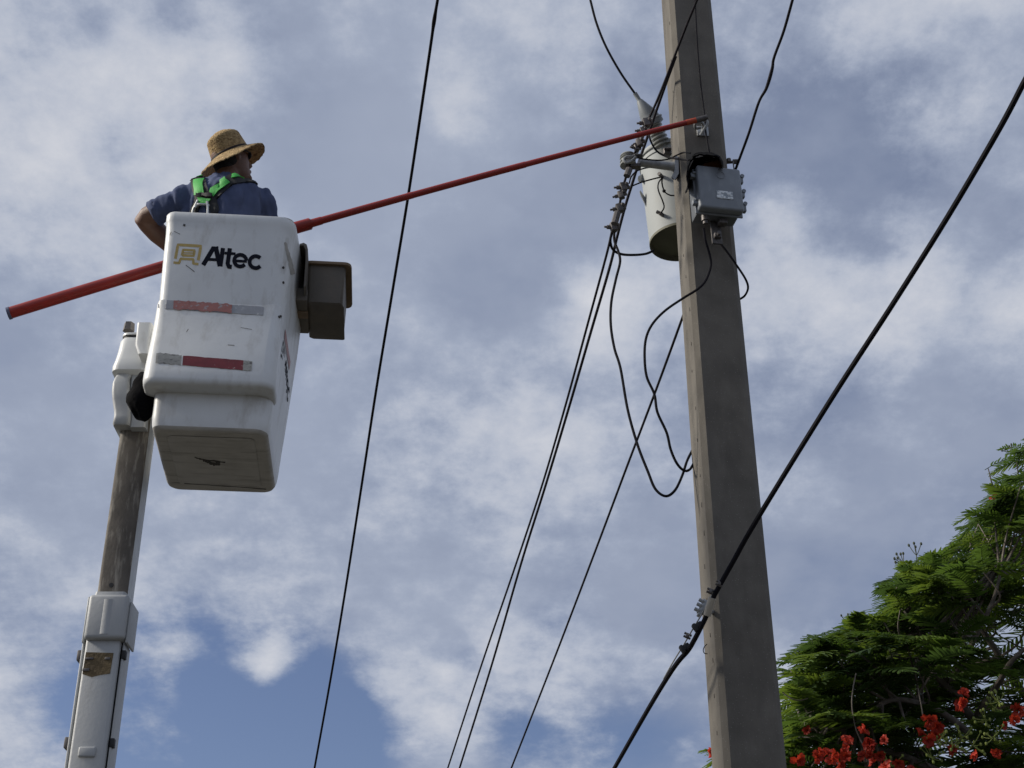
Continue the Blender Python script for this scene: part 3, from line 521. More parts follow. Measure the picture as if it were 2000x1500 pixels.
# ------------------------------------------------------------------ truck boom
YB = 6.36
XL, XR = P(197, 1150, YB).x, P(243, 1150, YB).x; XC = (XL + XR) / 2
def Hh(v, u=220, Y=YB): return P(u, v, Y).z
BMx = Matrix.Translation((XC, YB + .08, 0))
bo = thing('truck_boom', 'upright telescoping bucket truck boom, weathered brown fibreglass above grey covered section', 'boom', BMx)
hw = (XR - XL) / 2 + .018
ztop, zs1, zs0 = Hh(790, 270), Hh(1168), Hh(1256)
def rl(x0, x1, y0, y1, r, z): return [BMx @ Vector((x, y, z)) for x, y in rrect(x1, y0, y1, r, 3, x0)]
mb = MB(); mb.loft([rl(-hw, hw, -.08, .045, .018, z) for z in (zs1 - .3, ztop + .1)])
ip = [i for i, f in enumerate(mb.f)]
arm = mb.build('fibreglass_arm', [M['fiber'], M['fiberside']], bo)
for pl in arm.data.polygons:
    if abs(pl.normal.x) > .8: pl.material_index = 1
mb = MB(); a = Vector((P(217, 1145, YB).x, YB - .001, Hh(1143))); mb.tube([a + Vector((0, -.002, 0)), a + Vector((0, .01, 0))], .011, 12); mb.build('bolt_hole', M['dark'], arm)
# outer (lower) boom: dark inner box with separate cover plates
mb = MB(); mb.loft([rl(-.075, .076, -.07, .06, .012, z) for z in (.9, zs1 - .03)]); mb.build('inner_box', M['dark'], bo)
def plate(name, x0, x1, y0, y1, z0, z1, bev=.012, m='boomw', parent=bo):
    mb = MB(); mb.box(((x0 + x1) / 2, (y0 + y1) / 2, (z0 + z1) / 2), (x1 - x0, y1 - y0, z1 - z0), BMx, bev, seg=3); return mb.build(name, M[m], parent)
fcx = lambda u, v, Y=YB - .03: P(u, v, Y).x - XC
fl, fr = fcx(166, 1262), fcx(234, 1262)
cov = plate('front_cover', fl, fr, -.115, -.07, .9, zs0 + .03, .014)
sl, sr = fcx(168, 1205, YB - .06), fcx(247, 1205, YB - .06)
slv = plate('sleeve_cover', sl, sr, -.145, -.06, zs0, zs1 - .004, .018)
mb = MB(); mb.loft([rl(sl + .02, sr - .02, -.135, -.06, .012, zs1 - .012), rl(sl + .022, sr - .022, -.13, -.06, .012, zs1 + .012)]); mb.build('collar', M['boomw'], slv)
mb = MB(); xm = sl + (sr - sl) * .42; mb.loft([[BMx @ Vector((x, y, z)) for x, y in ((xm - .006, -.143), (xm, -.1475), (xm + .032, -.1475), (xm + .038, -.143))] for z in (zs0 + .02, zs1 - .03)], False, False, False); mb.build('stiffening_rib', M['boomw'], slv)
plate('side_cover', .082, .092, -.09, .015, .9, zs0 + .0, .004)
plate('side_cover', .096, .108, -.115, .02, zs0 - .01, zs1 - .03, .006)
plate('side_cover', fl - .026, fl - .014, -.07, .09, .9, zs0 + .02, .004)
plate('side_cover', sl - .02, sl - .008, -.09, .11, zs0, zs1 + .004, .005)
z1, z0 = Hh(1263, 195, YB - .11), Hh(1311, 190, YB - .11)
mb = MB(); ring = [(fl + .008, z0 + .012), (fl + .05, z0 - .002), (fl + .09, z0 + .008), (fr - .025, z0 + .014), (fr - .022, z1 - .004), (fl + .01, z1)]
mb.loft([[BMx @ Vector((x, -.112, z)) for x, z in ring], [BMx @ Vector((x, -.1175, z)) for x, z in ring]]); wn = mb.build('rusty_window', M['patch'], cov)
mb = MB()
for (x, z, w, h) in ((fl + .022, z0 + .03, .03, .014), (fl + .03, z1 - .03, .036, .01), (fr - .045, z1 - .03, .024, .012)): mb.box((x, -.119, z), (w, .006, h), BMx, .002)
mb.build('hardware', M['clampm'], wn)
zb = Hh(1460, 167, YB - .11); mb = MB(); mb.box(((fl + fr) / 2 + .0, -.118, zb), (.075, .02, .045), BMx, .008, seg=3); mb.build('raised_boss', M['boomw'], cov)
for (v, u) in ((1275, 152), (1446, 132)):
    mb = MB(); mb.box((fl - .035, -.02, Hh(v, u)), (.03, .06, .05), BMx, .006); mb.build('side_clip', M['clampm'], bo)
for (v, u) in ((1280, 240), (1452, 206)):
    mb = MB(); mb.box((.092, -.08, Hh(v, u)), (.02, .03, .04), BMx, .004); mb.build('side_clip', M['dark'], bo)
# boom tip covers
YT = 6.30
def ringpx(l, r, v, y0, y1, rad): a = P(l, v, YT).x; b = P(r, v, YT).x; z = P((l + r) / 2, v, YT).z; return [Vector((x, y, z)) for x, y in rrect(b, y0, y1, rad, 4, a)]
mb = MB(); mb.loft([ringpx(224, 285, 728, YT + .01, YT + .22, .03), ringpx(217, 290, 724, YT - .015, YT + .25, .04), ringpx(218, 291, 715, YT - .02, YT + .25, .045), ringpx(223, 290, 700, YT - .012, YT + .24, .045), ringpx(227, 289, 685, YT - .006, YT + .24, .045), ringpx(232, 286, 662, YT, YT + .24, .045), ringpx(236, 284, 658, YT + .004, YT + .23, .04)]); hdc = mb.build('tip_cover', M['gel'], bo)
mb = MB(); mb.loft([ringpx(236, 284, 659, YT + .004, YT + .23, .04), ringpx(238, 284, 652, YT + .006, YT + .22, .04)]); mb.build('seal_gap', M['dark'], hdc)
mb = MB(); mb.loft([ringpx(236, 288, 653, YT + .0, YT + .23, .04), ringpx(237, 288, 649, YT + .0, YT + .23, .04), ringpx(246, 275, 646, YT + .02, YT + .2, .02)]); mb.build('tip_lid', M['gel'], hdc)
mb = MB(); a = P(251, 647, YT + .1); mb.tube([a, a + Vector((0, 0, .045))], [.03, .026], 6); mb.build('top_nut', M['clampm'], hdc)
mb = MB()
mb.loft([ringpx(l, r, v, YT + d, YT + .2, .018) for l, r, v, d in ((220, 252, 829, 0), (219, 253, 826, -.006), (222, 254, 812, -.008), (221, 254, 800, 0), (219, 253, 780, -.012), (218, 252, 765, -.012), (219, 252, 748, -.008), (222, 252, 737, .0), (226, 256, 728, .01))]); mb.build('knuckle_cover', M['boomw'], bo)
mb = MB(); mb.loft([ringpx(l, r, v, YT + .01 + d, YT + .2, .012) for l, r, v, d in ((252, 283, 832, 0), (254, 284, 812, .004), (252, 286, 770, 0), (254, 287, 728, .01))]); mb.build('knuckle_cover', M['boomw'], bo)
mb = MB(); mb.loft([ringpx(l, r, v, 6.20, 6.42, .015) for l, r, v in ((278, 300, 710), (272, 300, 692), (276, 305, 650))]); mb.build('pivot_bracket', M['gel'], bo)
mb = MB(); mb.tube([(XC, YB + .08, 0.0), (XC, YB + .08, .25), (XC, YB + .08, .3), (XC, YB + .08, 1.0)], [.45, .45, .25, .22], 24); mb.build('turret', M['boomw'], bo)
# black bundle between boom tip and bucket
mb = MB(); c = P(281, 773, 6.12); mb.ball(c, (.07, .07, .122), 28, 20, Matrix())
for v in mb.v:
    d = v - c; k = 1 + .22 * noise.noise(v * 13) + .12 * noise.noise(v * 34); v[:] = c + d * k
o = mb.build('fabric_bundle', M['bag'], None, 0); tag(o, 'crumpled black fabric bundle wedged between boom tip and bucket', 'bundle')
for p_ in o.data.polygons: p_.use_smooth = True

# ------------------------------------------------------------------ red telescoping stick
# the long thin stick bows slightly under its own weight
def stick_at(u):
    a, b, c = (17, 612), (590, 441.5), (1375, 231)
    v = a[1] * (u - b[0]) * (u - c[0]) / ((a[0] - b[0]) * (a[0] - c[0])) + b[1] * (u - a[0]) * (u - c[0]) / ((b[0] - a[0]) * (b[0] - c[0])) + c[1] * (u - a[0]) * (u - b[0]) / ((c[0] - a[0]) * (c[0] - b[0]))
    return P(u, v, 6.73)
SD = (stick_at(480) - stick_at(340)).normalized()
hs = thing('telescoping_stick', 'long red telescoping hot stick reaching from the worker to the pole', 'pole tool', stick_at(440))
def sect(name, u0, u1, d0, d1, m='red', parent=hs):
    mb = MB(); n_ = 10; pp = [stick_at(u0 + (u1 - u0) * i / n_) for i in range(n_ + 1)]
    mb.tube(pp, [(d0 + (d1 - d0) * i / n_) / 2 * px(q) for i, q in enumerate(pp)], 20); return mb.build(name, M[m], parent)
sect('end_cap', 15, 21, 25.5, 25.5, 'cap'); sect('tube_section', 20, 574, 23.5, 22); k = sect('collar', 566, 606, 24, 23.5)
sect('collar_edge', 604, 608, 20, 20, 'red', k); sect('tube_section', 606, 628, 16.5, 16); sect('tube_section', 624, 806, 14.5, 13.5); sect('tube_section', 800, 1026, 13, 12.5); sect('tube_section', 1018, 1352, 11.5, 10.5); sect('tip', 1340, 1362, 11.5, 11, 'redend')
h = sect('hook_head', 1358, 1381, 11, 12, 'clampm')
mb = MB(); a = stick_at(1378); mb.tube(smoothpts([a, a + Vector((.01, .01, -.03)), a + Vector((-.01, .03, -.06)), a + Vector((-.03, .05, -.085))], 5), .008, 8); mb.build('hook', M['galv'], h)

# ------------------------------------------------------------------ worker
def fuse(mb, voxel, iters=4):
    me = mb.mesh('tmp', [], None, 0); o = bpy.data.objects.new('tmp', me); COL.objects.link(o)
    m = o.modifiers.new('r', 'REMESH'); m.mode = 'VOXEL'; m.voxel_size = voxel; m.use_smooth_shade = True
    if iters: s_ = o.modifiers.new('s', 'SMOOTH'); s_.factor = .5; s_.iterations = iters
    dg = bpy.context.evaluated_depsgraph_get(); res = bpy.data.meshes.new_from_object(o.evaluated_get(dg)); bpy.data.objects.remove(o); return res
NB = P(438, 356, 6.42); TY = R(-14)
TMx = Matrix.Translation(NB) @ Matrix.Rotation(TY, 4, 'Z')
def er(cx, cy, z, rx, ry, n=24, p=2.4):
    out = []
    for k in range(n):
        a = 2 * math.pi * k / n; c, s_ = math.cos(a), math.sin(a); e = 2 / p
        out.append(TMx @ Vector((cx + rx * math.copysign(abs(c) ** e, c), cy + ry * math.copysign(abs(s_) ** e, s_), z)))
    return out
torso_lv = [(0, 0, -.62, .17, .125), (0, 0, -.45, .185, .135), (0, 0, -.3, .205, .14), (0, -.005, -.18, .22, .145), (0, -.005, -.11, .215, .135), (0, 0, -.065, .185, .115), (0, .005, -.03, .13, .09), (0, .01, 0, .075, .07), (.005, .015, .03, .062, .066)]
LS, LE, LW = P(344, 397, 6.37), P(280, 426, 6.44), stick_at(360)
RS, RE, RW = P(506, 393, 6.47), P(541, 468, 6.58), stick_at(478)
HC = P(452, 314, 6.44); HF = Vector((.75, .54, .27)).normalized()
HMx = Matrix.Translation(HC) @ Matrix([(*x, 0) for x in zip(HF, (Vector((0, 0, 1)).cross(HF)).normalized(), HF.cross((Vector((0, 0, 1)).cross(HF)).normalized()))] + [(0, 0, 0, 1)])
body = MB()
body.loft([er(cx, cy, z, rx - .012, ry - .012) for cx, cy, z, rx, ry in torso_lv[1:]])
body.tube([TMx @ Vector((.0, .01, -.02)), TMx @ Vector((.01, .015, .05)), HC + Vector((-.015, .0, -.06))], [.07, .06, .062], 16)
body.ball((0, 0, 0.005), (.098, .078, .118), 20, 14, HMx); body.ball((.03, 0, -.07), (.066, .058, .062), 16, 10, HMx); body.ball((-.025, 0, .03), (.085, .08, .095), 16, 10, HMx)
body.tube([HMx @ Vector((.09, 0, .02)), HMx @ Vector((.112, 0, -.022)), HMx @ Vector((.098, 0, -.034))], [.008, .015, .010], 8)
body.ball((.092, 0, -.062), (.016, .026, .012), 10, 6, HMx); body.ball((.082, 0, -.104), (.022, .03, .02), 10, 6, HMx); body.ball((.09, 0, .032), (.014, .05, .012), 10, 6, HMx)
for s_ in (-1, 1): body.ball((-.005, .08 * s_, -.005), (.02, .012, .032), 10, 6, HMx)
def arm_(a, e, w, r0, r1, r2):
    body.tube([a, a.lerp(e, .3), a.lerp(e, .6), a.lerp(e, .92), e, e.lerp(w, .12), e.lerp(w, .35), e.lerp(w, .7), e.lerp(w, .88)], [r0, r0 * .98, r0 * .92, r1, r1, r1 * 1.12, r1 * 1.15, r2 * 1.25, r2], 16)
arm_(LS, LE, LW, .062, .050, .033); arm_(RS, RE, RW, .062, .050, .033)
def hand(w, e, side):                         # palm against the stick, four fingers curled round it, thumb the other way
    d = (w - e).normalized(); n1 = (d - SD * d.dot(SD)).normalized(); n2 = SD.cross(n1)
    sr_ = 11.5 * px(w) + .010; pc = w - n1 * (sr_ + .012)
    body.tube([w - d * .085, w - d * .06, pc], [.033, .034, .03], 12)
    body.box((0, 0, 0), (.085, .05, .028), Matrix.Translation(pc) @ Matrix([(*x, 0) for x in zip(SD, n2, n1)] + [(0, 0, 0, 1)]), .011)
    for i in range(4):
        ln = (.92, 1.0, .96, .8)[i]; b = w + SD * (.033 - i * .021) * side
        body.tube([b - n1 * sr_ * math.cos(t) + n2 * sr_ * math.sin(t) for t in [R(10 + 250 * ln * j / 9) for j in range(10)]], [.0098, .0098, .0098, .0098, .0094, .009, .009, .0085, .008, .007], 8)
    b = w + SD * .048 * side
    body.tube([b - n1 * sr_ * math.cos(t) - n2 * sr_ * math.sin(t) + SD * side * .006 * j for j, t in enumerate([R(20 + 120 * j / 5) for j in range(6)])], [.013, .012, .0115, .011, .0105, .008], 8)
hand(LW, LE, 1); hand(RW, RE, -1)
floorz = 3.115 + CAMZ + .115
for s_ in (-1, 1):
    hip = TMx @ Vector((.09 * s_, 0, -.6)); foot = Vector((hip.x + .01 * s_, hip.y - .03, floorz + .05)); knee = hip.lerp(foot, .5) + Vector((0, .05, 0))
    body.tube([hip + Vector((0, 0, .12)), hip, hip.lerp(knee, .5), knee, knee.lerp(foot, .3), foot], [.09, .09, .075, .058, .056, .04], 14)
    body.ball(foot + Vector((0, .05, -.015)), (.045, .12, .035), 12, 8)
pm = fuse(body, .0065, 3); person = bpy.data.objects.new('person', pm); COL.objects.link(person); pm.materials.append(M['skin'])
tag(person, 'worker in straw hat and blue T-shirt seen from behind, holding a long stick', 'person')
shirt = MB(); shirt.loft([er(cx, cy, z, rx + .006, ry + .006) for cx, cy, z, rx, ry in torso_lv[:-1]])
shirt.tube([TMx @ Vector((.0, .008, -.02)), TMx @ Vector((.004, .012, .03))], [.085, .074], 20)
for a, e, t in ((LS, LE, .70), (RS, RE, .85)):
    d = (e - a); shirt.tube([a - d.normalized() * .06 + Vector((0, 0, .0)), a, a + d * .25, a + d * .5, a + d * t], [.06, .076, .074, .069, .067], 18)
    shirt.ball(a + Vector((0, 0, -.012)) + (NB - a) * .12, .078, 14, 10)
    shirt.tube([a + Vector((0, 0, -.004)), a.lerp(NB, .45) + Vector((0, 0, .012)), a.lerp(NB, .85) + Vector((0, 0, -.012))], [.074, .066, .062], 14)
    shirt.tube([a.lerp(NB, .05) + Vector((0, 0, .0)), a.lerp(NB, .75) + Vector((0, 0, -.01))], [.074, .07], 14)
sm = fuse(shirt, .010, 10)
for v in sm.vertices:
    q = v.co; w = noise.noise(Vector((q.x * 24 + q.z * 9, q.y * 8, q.z * 7))) * .020 + noise.noise(Vector((q.x * 40, q.y * 18, q.z * 12 + 5))) * .012
    v.co = q + v.normal * w
sm.materials.append(M['shirt'])
so = bpy.data.objects.new('t_shirt', sm); COL.objects.link(so); so.parent = person
INV[person] = Matrix()
tp = MB()
for s_ in (-1, 1):
    hip = TMx @ Vector((.09 * s_, 0, -.6)); foot = Vector((hip.x + .01 * s_, hip.y - .03, floorz + .05)); knee = hip.lerp(foot, .5) + Vector((0, .05, 0))
    tp.tube([hip + Vector((0, 0, .1)), hip, hip.lerp(knee, .5), knee, knee.lerp(foot, .3), foot + Vector((0, 0, .02))], [.112, .108, .088, .07, .068, .06], 14)
tp.loft([er(0, 0, z, rx, ry) for z, rx, ry in ((-.68, .17, .13), (-.6, .19, .14), (-.45, .19, .14))])
tm = fuse(tp, .014, 3); tm.materials.append(M['trousers']); to = bpy.data.objects.new('trousers', tm); COL.objects.link(to); to.parent = person
bv = BVHTree.FromPolygons([v.co.copy() for v in sm.vertices], [tuple(p_.vertices) for p_ in sm.polygons]); ons = onto(bv)
hr = MB(); hr.ball((-.028, 0, .0), (.08, .084, .09), 18, 12, HMx); hr.ball((-.05, 0, -.04), (.052, .066, .06), 14, 8, HMx); hr.build('hair', M['hair'], person)
mb = MB()
for s_ in (-1, 1):
    mb.ball((.094, .035 * s_, .022), (.008, .026, .018), 12, 8, HMx); mb.tube([HMx @ Vector((.09, .062 * s_, .026)), HMx @ Vector((.04, .083 * s_, .024)), HMx @ Vector((-.01, .088 * s_, .018))], .004, 6)
mb.build('sunglasses', M['dark'], person)
# straw hat: coiled crown and drooping brim
HA = Vector((-.42, -.42, .80)).normalized()
hb = P(450, 303, 6.43); HTM = Matrix.Translation(hb) @ HA.to_track_quat('Z', 'Y').to_matrix().to_4x4()
def hatring(r, z, n=64, w=0.0):
    out = []
    for k in range(n):
        a = 2 * math.pi * k / n; out.append(HTM @ Vector((r * math.cos(a), r * math.sin(a) * .96, z + w * math.sin(2 * a + .8) + w * .5 * math.sin(3 * a))))
    return out
crown = MB(); prof = []
for i in range(27):
    t = i / 26; z = .004 + t * .124; r = .106 - .018 * t - .006 * math.sin(t * math.pi) * 0
    if t > .72: q = (t - .72) / .28; r -= .034 * q ** 2.2
    prof.append((r + (.0035 if i % 2 else 0), z))
prof += [(.038, .136), (.012, .138)]
crown.loft([hatring(r, z) for r, z in prof], False, True); hat = crown.build('straw_hat', M['straw'], person, 0)
brim = MB(); top = []; und = []
for i in range(13):
    t = i / 12; r = .103 + .088 * t; z = .006 - .044 * t ** 1.1 + (.0012 if i % 2 else 0); top.append(hatring(r, z, 96, .011 * t)); und.append(hatring(r, z - .005, 96, .011 * t))
for k in range(96):
    j = random.uniform(-.0025, .0025); top[-1][k] += HA * j; und[-1][k] += HA * j
brim.loft(top + und[::-1], False, False); brim.build('brim', M['straw'], hat, 0)
mb = MB(); mb.loft([hatring(.109, .002), hatring(.1105, .006), hatring(.1105, .012), hatring(.108, .016)], False, False); mb.build('hat_cord', M['band'], hat)
for o_ in (hat,):
    for p_ in o_.data.polygons: p_.use_smooth = True
# safety harness
hc = lambda a, b: ons(250 + a / 6.452, 240 + b / 6.452)
mb = MB()
for i, (pts, w) in enumerate((([(872, 690), (890, 760), (935, 950)], 185), ([(1660, 745), (1580, 715), (1500, 700), (1300, 722), (1180, 810), (1040, 940)], [70, 150]), ([(960, 900), (880, 1010), (835, 1130), (825, 1200)], [120, 70]), ([(1000, 900), (1075, 1010), (1090, 1130), (1095, 1200)], [120, 85]), ([(880, 690), (850, 640)], 150))):
    strip(mb, pts, w, hc, .008 + .0012 * i, 3, 6, .008)
har = mb.build('harness_padding', M['webk'], person)
for pts, w in (([(888, 735), (922, 912)], 112), ([(1245, 738), (1050, 912)], 82), ([(1305, 698), (1380, 678), (1480, 676)], [45, 28]), ([(868, 692), (930, 688)], 14), ([(970, 962), (960, 1030)], [160, 125])):
    mb = MB(); strip(mb, pts, w, hc, .0165, 3, 5, .005); mb.build('webbing', M['webg'], har)
mb = MB(); strip(mb, [(885, 925), (960, 918), (1060, 930)], 40, hc, .021, 2, 4, .006); mb.build('back_plate', M['dark'], har)
mb = MB(); pts = [hc(a, b) for a, b in ((895, 1000), (870, 1060), (852, 1120), (865, 1200), (940, 1230), (1010, 1200), (1022, 1120), (1030, 1060), (1030, 1000))]; mb.tube(smoothpts([l + n_ * .02 for l, n_ in pts], 4), .007, 8)
pts = [hc(a, b) for a, b in ((862, 1095), (885, 1058), (945, 1044), (1000, 1060), (1022, 1095))]; mb.tube(smoothpts([l + n_ * .02 for l, n_ in pts], 4), .007, 8); mb.build('d_ring', M['steel'], har)

# ------------------------------------------------------------------ flame tree
TRK = Vector((5.3, 11.2, 0))
tree = thing('flame_tree', 'feathery green flame tree with red blossoms at lower right', 'tree', TRK)
def limb(ctrl, r0, r1, name='branch'):
    sp = smoothpts(ctrl, 6); n_ = len(sp)
    if name == 'branch': r0 *= .55; r1 *= .7
    for i, q in enumerate(sp[1:-1]): q += Vector((noise.noise(q * 2.1), noise.noise(q * 2.1 + Vector((9, 0, 0))), noise.noise(q * 2.1 + Vector((0, 9, 0))))) * .05
    mb = MB(); mb.tube(sp, [r0 + (r1 - r0) * (i / (n_ - 1)) ** .8 for i in range(n_)], 9); mb.build(name, M['bark'], tree); return sp
FK = TRK + Vector((-.05, -.05, 2.6))
limb([TRK + Vector((0, 0, -.2)), TRK + Vector((.04, 0, 1)), TRK + Vector((-.03, .02, 2)), FK + Vector((0, 0, .2))], .30, .2, 'trunk')
NODES = []
for ctrl, r0, r1 in (
    ([(2130, 1640, 10.8), (2000, 1520, 10.4), (1905, 1400, 10.0), (1850, 1320, 9.9), (1795, 1240, 9.9), (1750, 1160, 9.9)], .10, .018),
    ([(2160, 1600, 11.0), (2050, 1420, 10.8), (1960, 1290, 10.6), (1900, 1190, 10.5), (1850, 1110, 10.5)], .09, .018),
    ([(2100, 1640, 10.6), (1960, 1570, 10.2), (1840, 1510, 9.9), (1720, 1470, 9.8), (1610, 1440, 9.8), (1540, 1440, 9.9)], .085, .015),
    ([(1990, 1520, 10.3), (1900, 1440, 9.7), (1830, 1385, 9.5), (1750, 1360, 9.4), (1690, 1390, 9.4), (1620, 1420, 9.4), (1560, 1390, 9.4)], .055, .012),
    ([(2170, 1560, 11.2), (2090, 1330, 11.3), (2040, 1150, 11.2), (1995, 1010, 11.0), (1975, 940, 11)], .08, .016),
    ([(1880, 1360, 9.9), (1800, 1300, 9.8), (1720, 1270, 9.8), (1640, 1255, 9.9), (1580, 1270, 9.9)], .045, .010),
    ([(1910, 1410, 10.0), (1955, 1320, 9.6), (2000, 1270, 9.4), (2060, 1230, 9.3)], .05, .014),
    ([(1860, 1335, 9.9), (1900, 1240, 9.6), (1945, 1160, 9.5), (1960, 1090, 9.5)], .045, .012),
    ([(1610, 1440, 9.8), (1520, 1470, 10.1), (1440, 1480, 10.3), (1405, 1475, 10.3)], .025, .008),
    ([(2200, 1620, 11.2), (2350, 1400, 11.5), (2450, 1200, 12), (2500, 1050, 12)], .09, .02),
    ([(2220, 1640, 11.2), (2450, 1560, 11), (2650, 1450, 11), (2800, 1380, 11)], .09, .02),
    ([(2200, 1600, 11.3), (2250, 1350, 12.5), (2250, 1150, 13), (2230, 1000, 13.2)], .08, .02),
    ([(2150, 1700, 11.0), (2100, 1650, 9.8), (2040, 1590, 9.0), (1950, 1540, 8.8)], .07, .018)):
    pts = [P(*c) for c in ctrl]
    if ctrl[0][0] > 2080: pts = [FK, FK.lerp(pts[0], .5) + Vector((0, 0, .1))] + pts; r0 *= 1.15
    NODES += limb(pts, r0, r1)[4:]
def ztop_px(u):                                       # outline of the crown in the photograph
    T = [(1370, 1470), (1400, 1462), (1500, 1420), (1530, 1290), (1560, 1262), (1600, 1245), (1650, 1222), (1715, 1195), (1716, 1130), (1760, 1105), (1830, 1078), (1868, 1062), (1880, 1020), (1925, 985), (1930, 925), (1960, 890), (2000, 878), (2100, 840), (2300, 830), (2500, 900), (2700, 1050), (2850, 1250)]
    for (a, b), (c, d) in zip(T, T[1:]):
        if a <= u <= c: return b + (d - b) * (u - a) / (c - a)
    return 1500
def frond_mesh(L, pairs, seed, fine):
    rnd = random.Random(seed); mb = MB(); bend = rnd.uniform(.12, .38); side = rnd.uniform(-.1, .1)
    def sp(t): return Vector((L * t, side * L * t * t, -bend * L * t * t))
    mb.tube([sp(t / 5) for t in range(6)], [.0032, .003, .0026, .002, .0015, .001], 3, False, 0)
    for i in range(pairs):
        t = .14 + .84 * i / (pairs - 1); b = sp(t); ln = L * .30 * math.sin(math.pi * (.16 + .74 * t)) ** .7 * rnd.uniform(.9, 1.1)
        for s_ in (-1, 1):
            a = R(62 - 30 * t + rnd.uniform(-5, 5)); dr = Vector((math.cos(a), s_ * math.sin(a), rnd.uniform(-.22, .05))).normalized()
            wd = Vector((math.sin(a), -s_ * math.cos(a), 0)); w = L * .026
            seg = 4 if fine else 2; vs = []
            for j in range(seg + 1):
                q = j / seg; c_ = b + dr * ln * q + Vector((0, 0, -.18 * ln * q * q)); k = w * (math.sin(math.pi * (.16 + .76 * q)))
                vs += [c_ - wd * k, c_ + Vector((0, 0, .003)), c_ + wd * k]
            fs = []
            for j in range(seg): o_ = j * 3; fs += [(o_, o_ + 1, o_ + 4, o_ + 3), (o_ + 1, o_ + 2, o_ + 5, o_ + 4)]
            mb.add(vs, fs)
    return mb
FINE = [frond_mesh(.42, 15, s_, True) for s_ in range(5)]; COARSE = [frond_mesh(.42, 13, s_ + 20, False) for s_ in range(4)]
rnd = random.Random(11); tips = []
tries = 0
CELL = {}
while len(tips) < 385 and tries < 9000:
    tries += 1
    infr = rnd.random() < .72
    u = rnd.uniform(1540, 2030) if infr else rnd.uniform(2030, 2840); v0 = ztop_px(u)
    v = v0 + 6 + (1700 - v0) * rnd.random() ** 1.25
    Y = rnd.uniform(9.2, 11.6) if rnd.random() < .93 else rnd.uniform(11.6, 12.6)
    if not infr: Y += .4
    # a flat-topped spreading crown: far tips stay lower than the near outline
    p = P(u, v, Y)
    ck = (int(p.x / .17), int(p.y / .17), int(p.z / .17))
    if ck in CELL: continue
    CELL[ck] = 1; tips.append(p)
tips += [P(1425, 1490, 10.3), P(1470, 1480, 10.2), P(1490, 1450, 10.2), P(1395, 1500, 10.4)]
for (u, v, Y) in ((1560, 1275, 9.7), (1600, 1258, 9.8), (1730, 1138, 9.9), (1745, 1165, 9.8), (1890, 1035, 10.3), (1930, 915, 10.8), (1945, 985, 10.6), (1545, 1310, 9.6), (1550, 1350, 9.5), (1560, 1440, 9.5), (1655, 1232, 9.9), (1720, 1205, 9.8), (1575, 1395, 9.4)): tips.append(P(u, v, Y))
from mathutils.kdtree import KDTree
kd = KDTree(len(NODES)); [kd.insert(q, i) for i, q in enumerate(NODES)]; kd.balance()
tw = MB(); fronds = []
for p in tips:
    q, i, ds = kd.find(p); q = NODES[max(0, i - 3)]
    m1 = q.lerp(p, .5) + Vector((rnd.uniform(-.08, .08), rnd.uniform(-.08, .08), -.05 + rnd.uniform(-.05, .08)))
    tw.tube(smoothpts([q, m1, p], 4), [.011 - .007 * j / 8 for j in range(9)], 5, False)
    out = Vector((p.x - TRK.x, p.y - TRK.y, 0)); base = math.atan2(out.y, out.x)
    for j in range(rnd.choice((4, 5, 6, 7))):
        az = base + rnd.gauss(0, 1.25); el = rnd.uniform(-.16, .34)
        T = Matrix.Translation(p + Vector((rnd.uniform(-.03, .03), rnd.uniform(-.03, .03), rnd.uniform(-.06, .03)))) @ Matrix.Rotation(az, 4, 'Z') @ Matrix.Rotation(-el, 4, 'Y') @ Matrix.Rotation(rnd.uniform(-.3, .3), 4, 'X') @ Matrix.Scale(rnd.uniform(.65, 1.3), 4)
        tip = T @ Vector((.38, 0, -.06)); uu, vv, zz_ = proj(tip)
        if vv < ztop_px(uu) - 8 - 60 * max(0, noise.noise(Vector((uu * .018, vv * .018, 3)))) ** .7 and uu < 2000: continue
        if uu < 1386: continue
        fronds.append((T, uu, vv, zz_, rnd.random()))
tw.build('twigs', M['bark'], tree)['kind'] = 'stuff'
vis = sorted([i for i, f in enumerate(fronds) if 1380 < f[1] < 2010 and f[2] < 1510], key=lambda i: fronds[i][3])[:300]
vs_ = set(vis)
inv = INV[tree]
me_f = [[m.mesh('frond', [mm], None, 0) for m in FINE] for mm in (M['leaf'], M['leafy'], M['leafd'])]
for n_, i in enumerate(vis):
    T, uu, vv, zz_, rr = fronds[i]; o = bpy.data.objects.new('frond', me_f[1 if rr > .72 else (2 if rr < .3 else 0)][n_ % 5]); COL.objects.link(o); o.parent = tree; o.matrix_local = inv @ T
rest = MB()
for i, (T, uu, vv, zz_, rr) in enumerate(fronds):
    if i in vs_: continue
    src = COARSE[i % 4]; o_ = len(rest.v); rest.v += [T @ v for v in src.v]; rest.f += [tuple(k + o_ for k in f) for f in src.f]; rest.mi += [1 if rr > .72 else (2 if rr < .35 else 0)] * len(src.f)
rest.build('foliage', [M['leaf'], M['leafy'], M['leafd']], tree, 0)['kind'] = 'stuff'
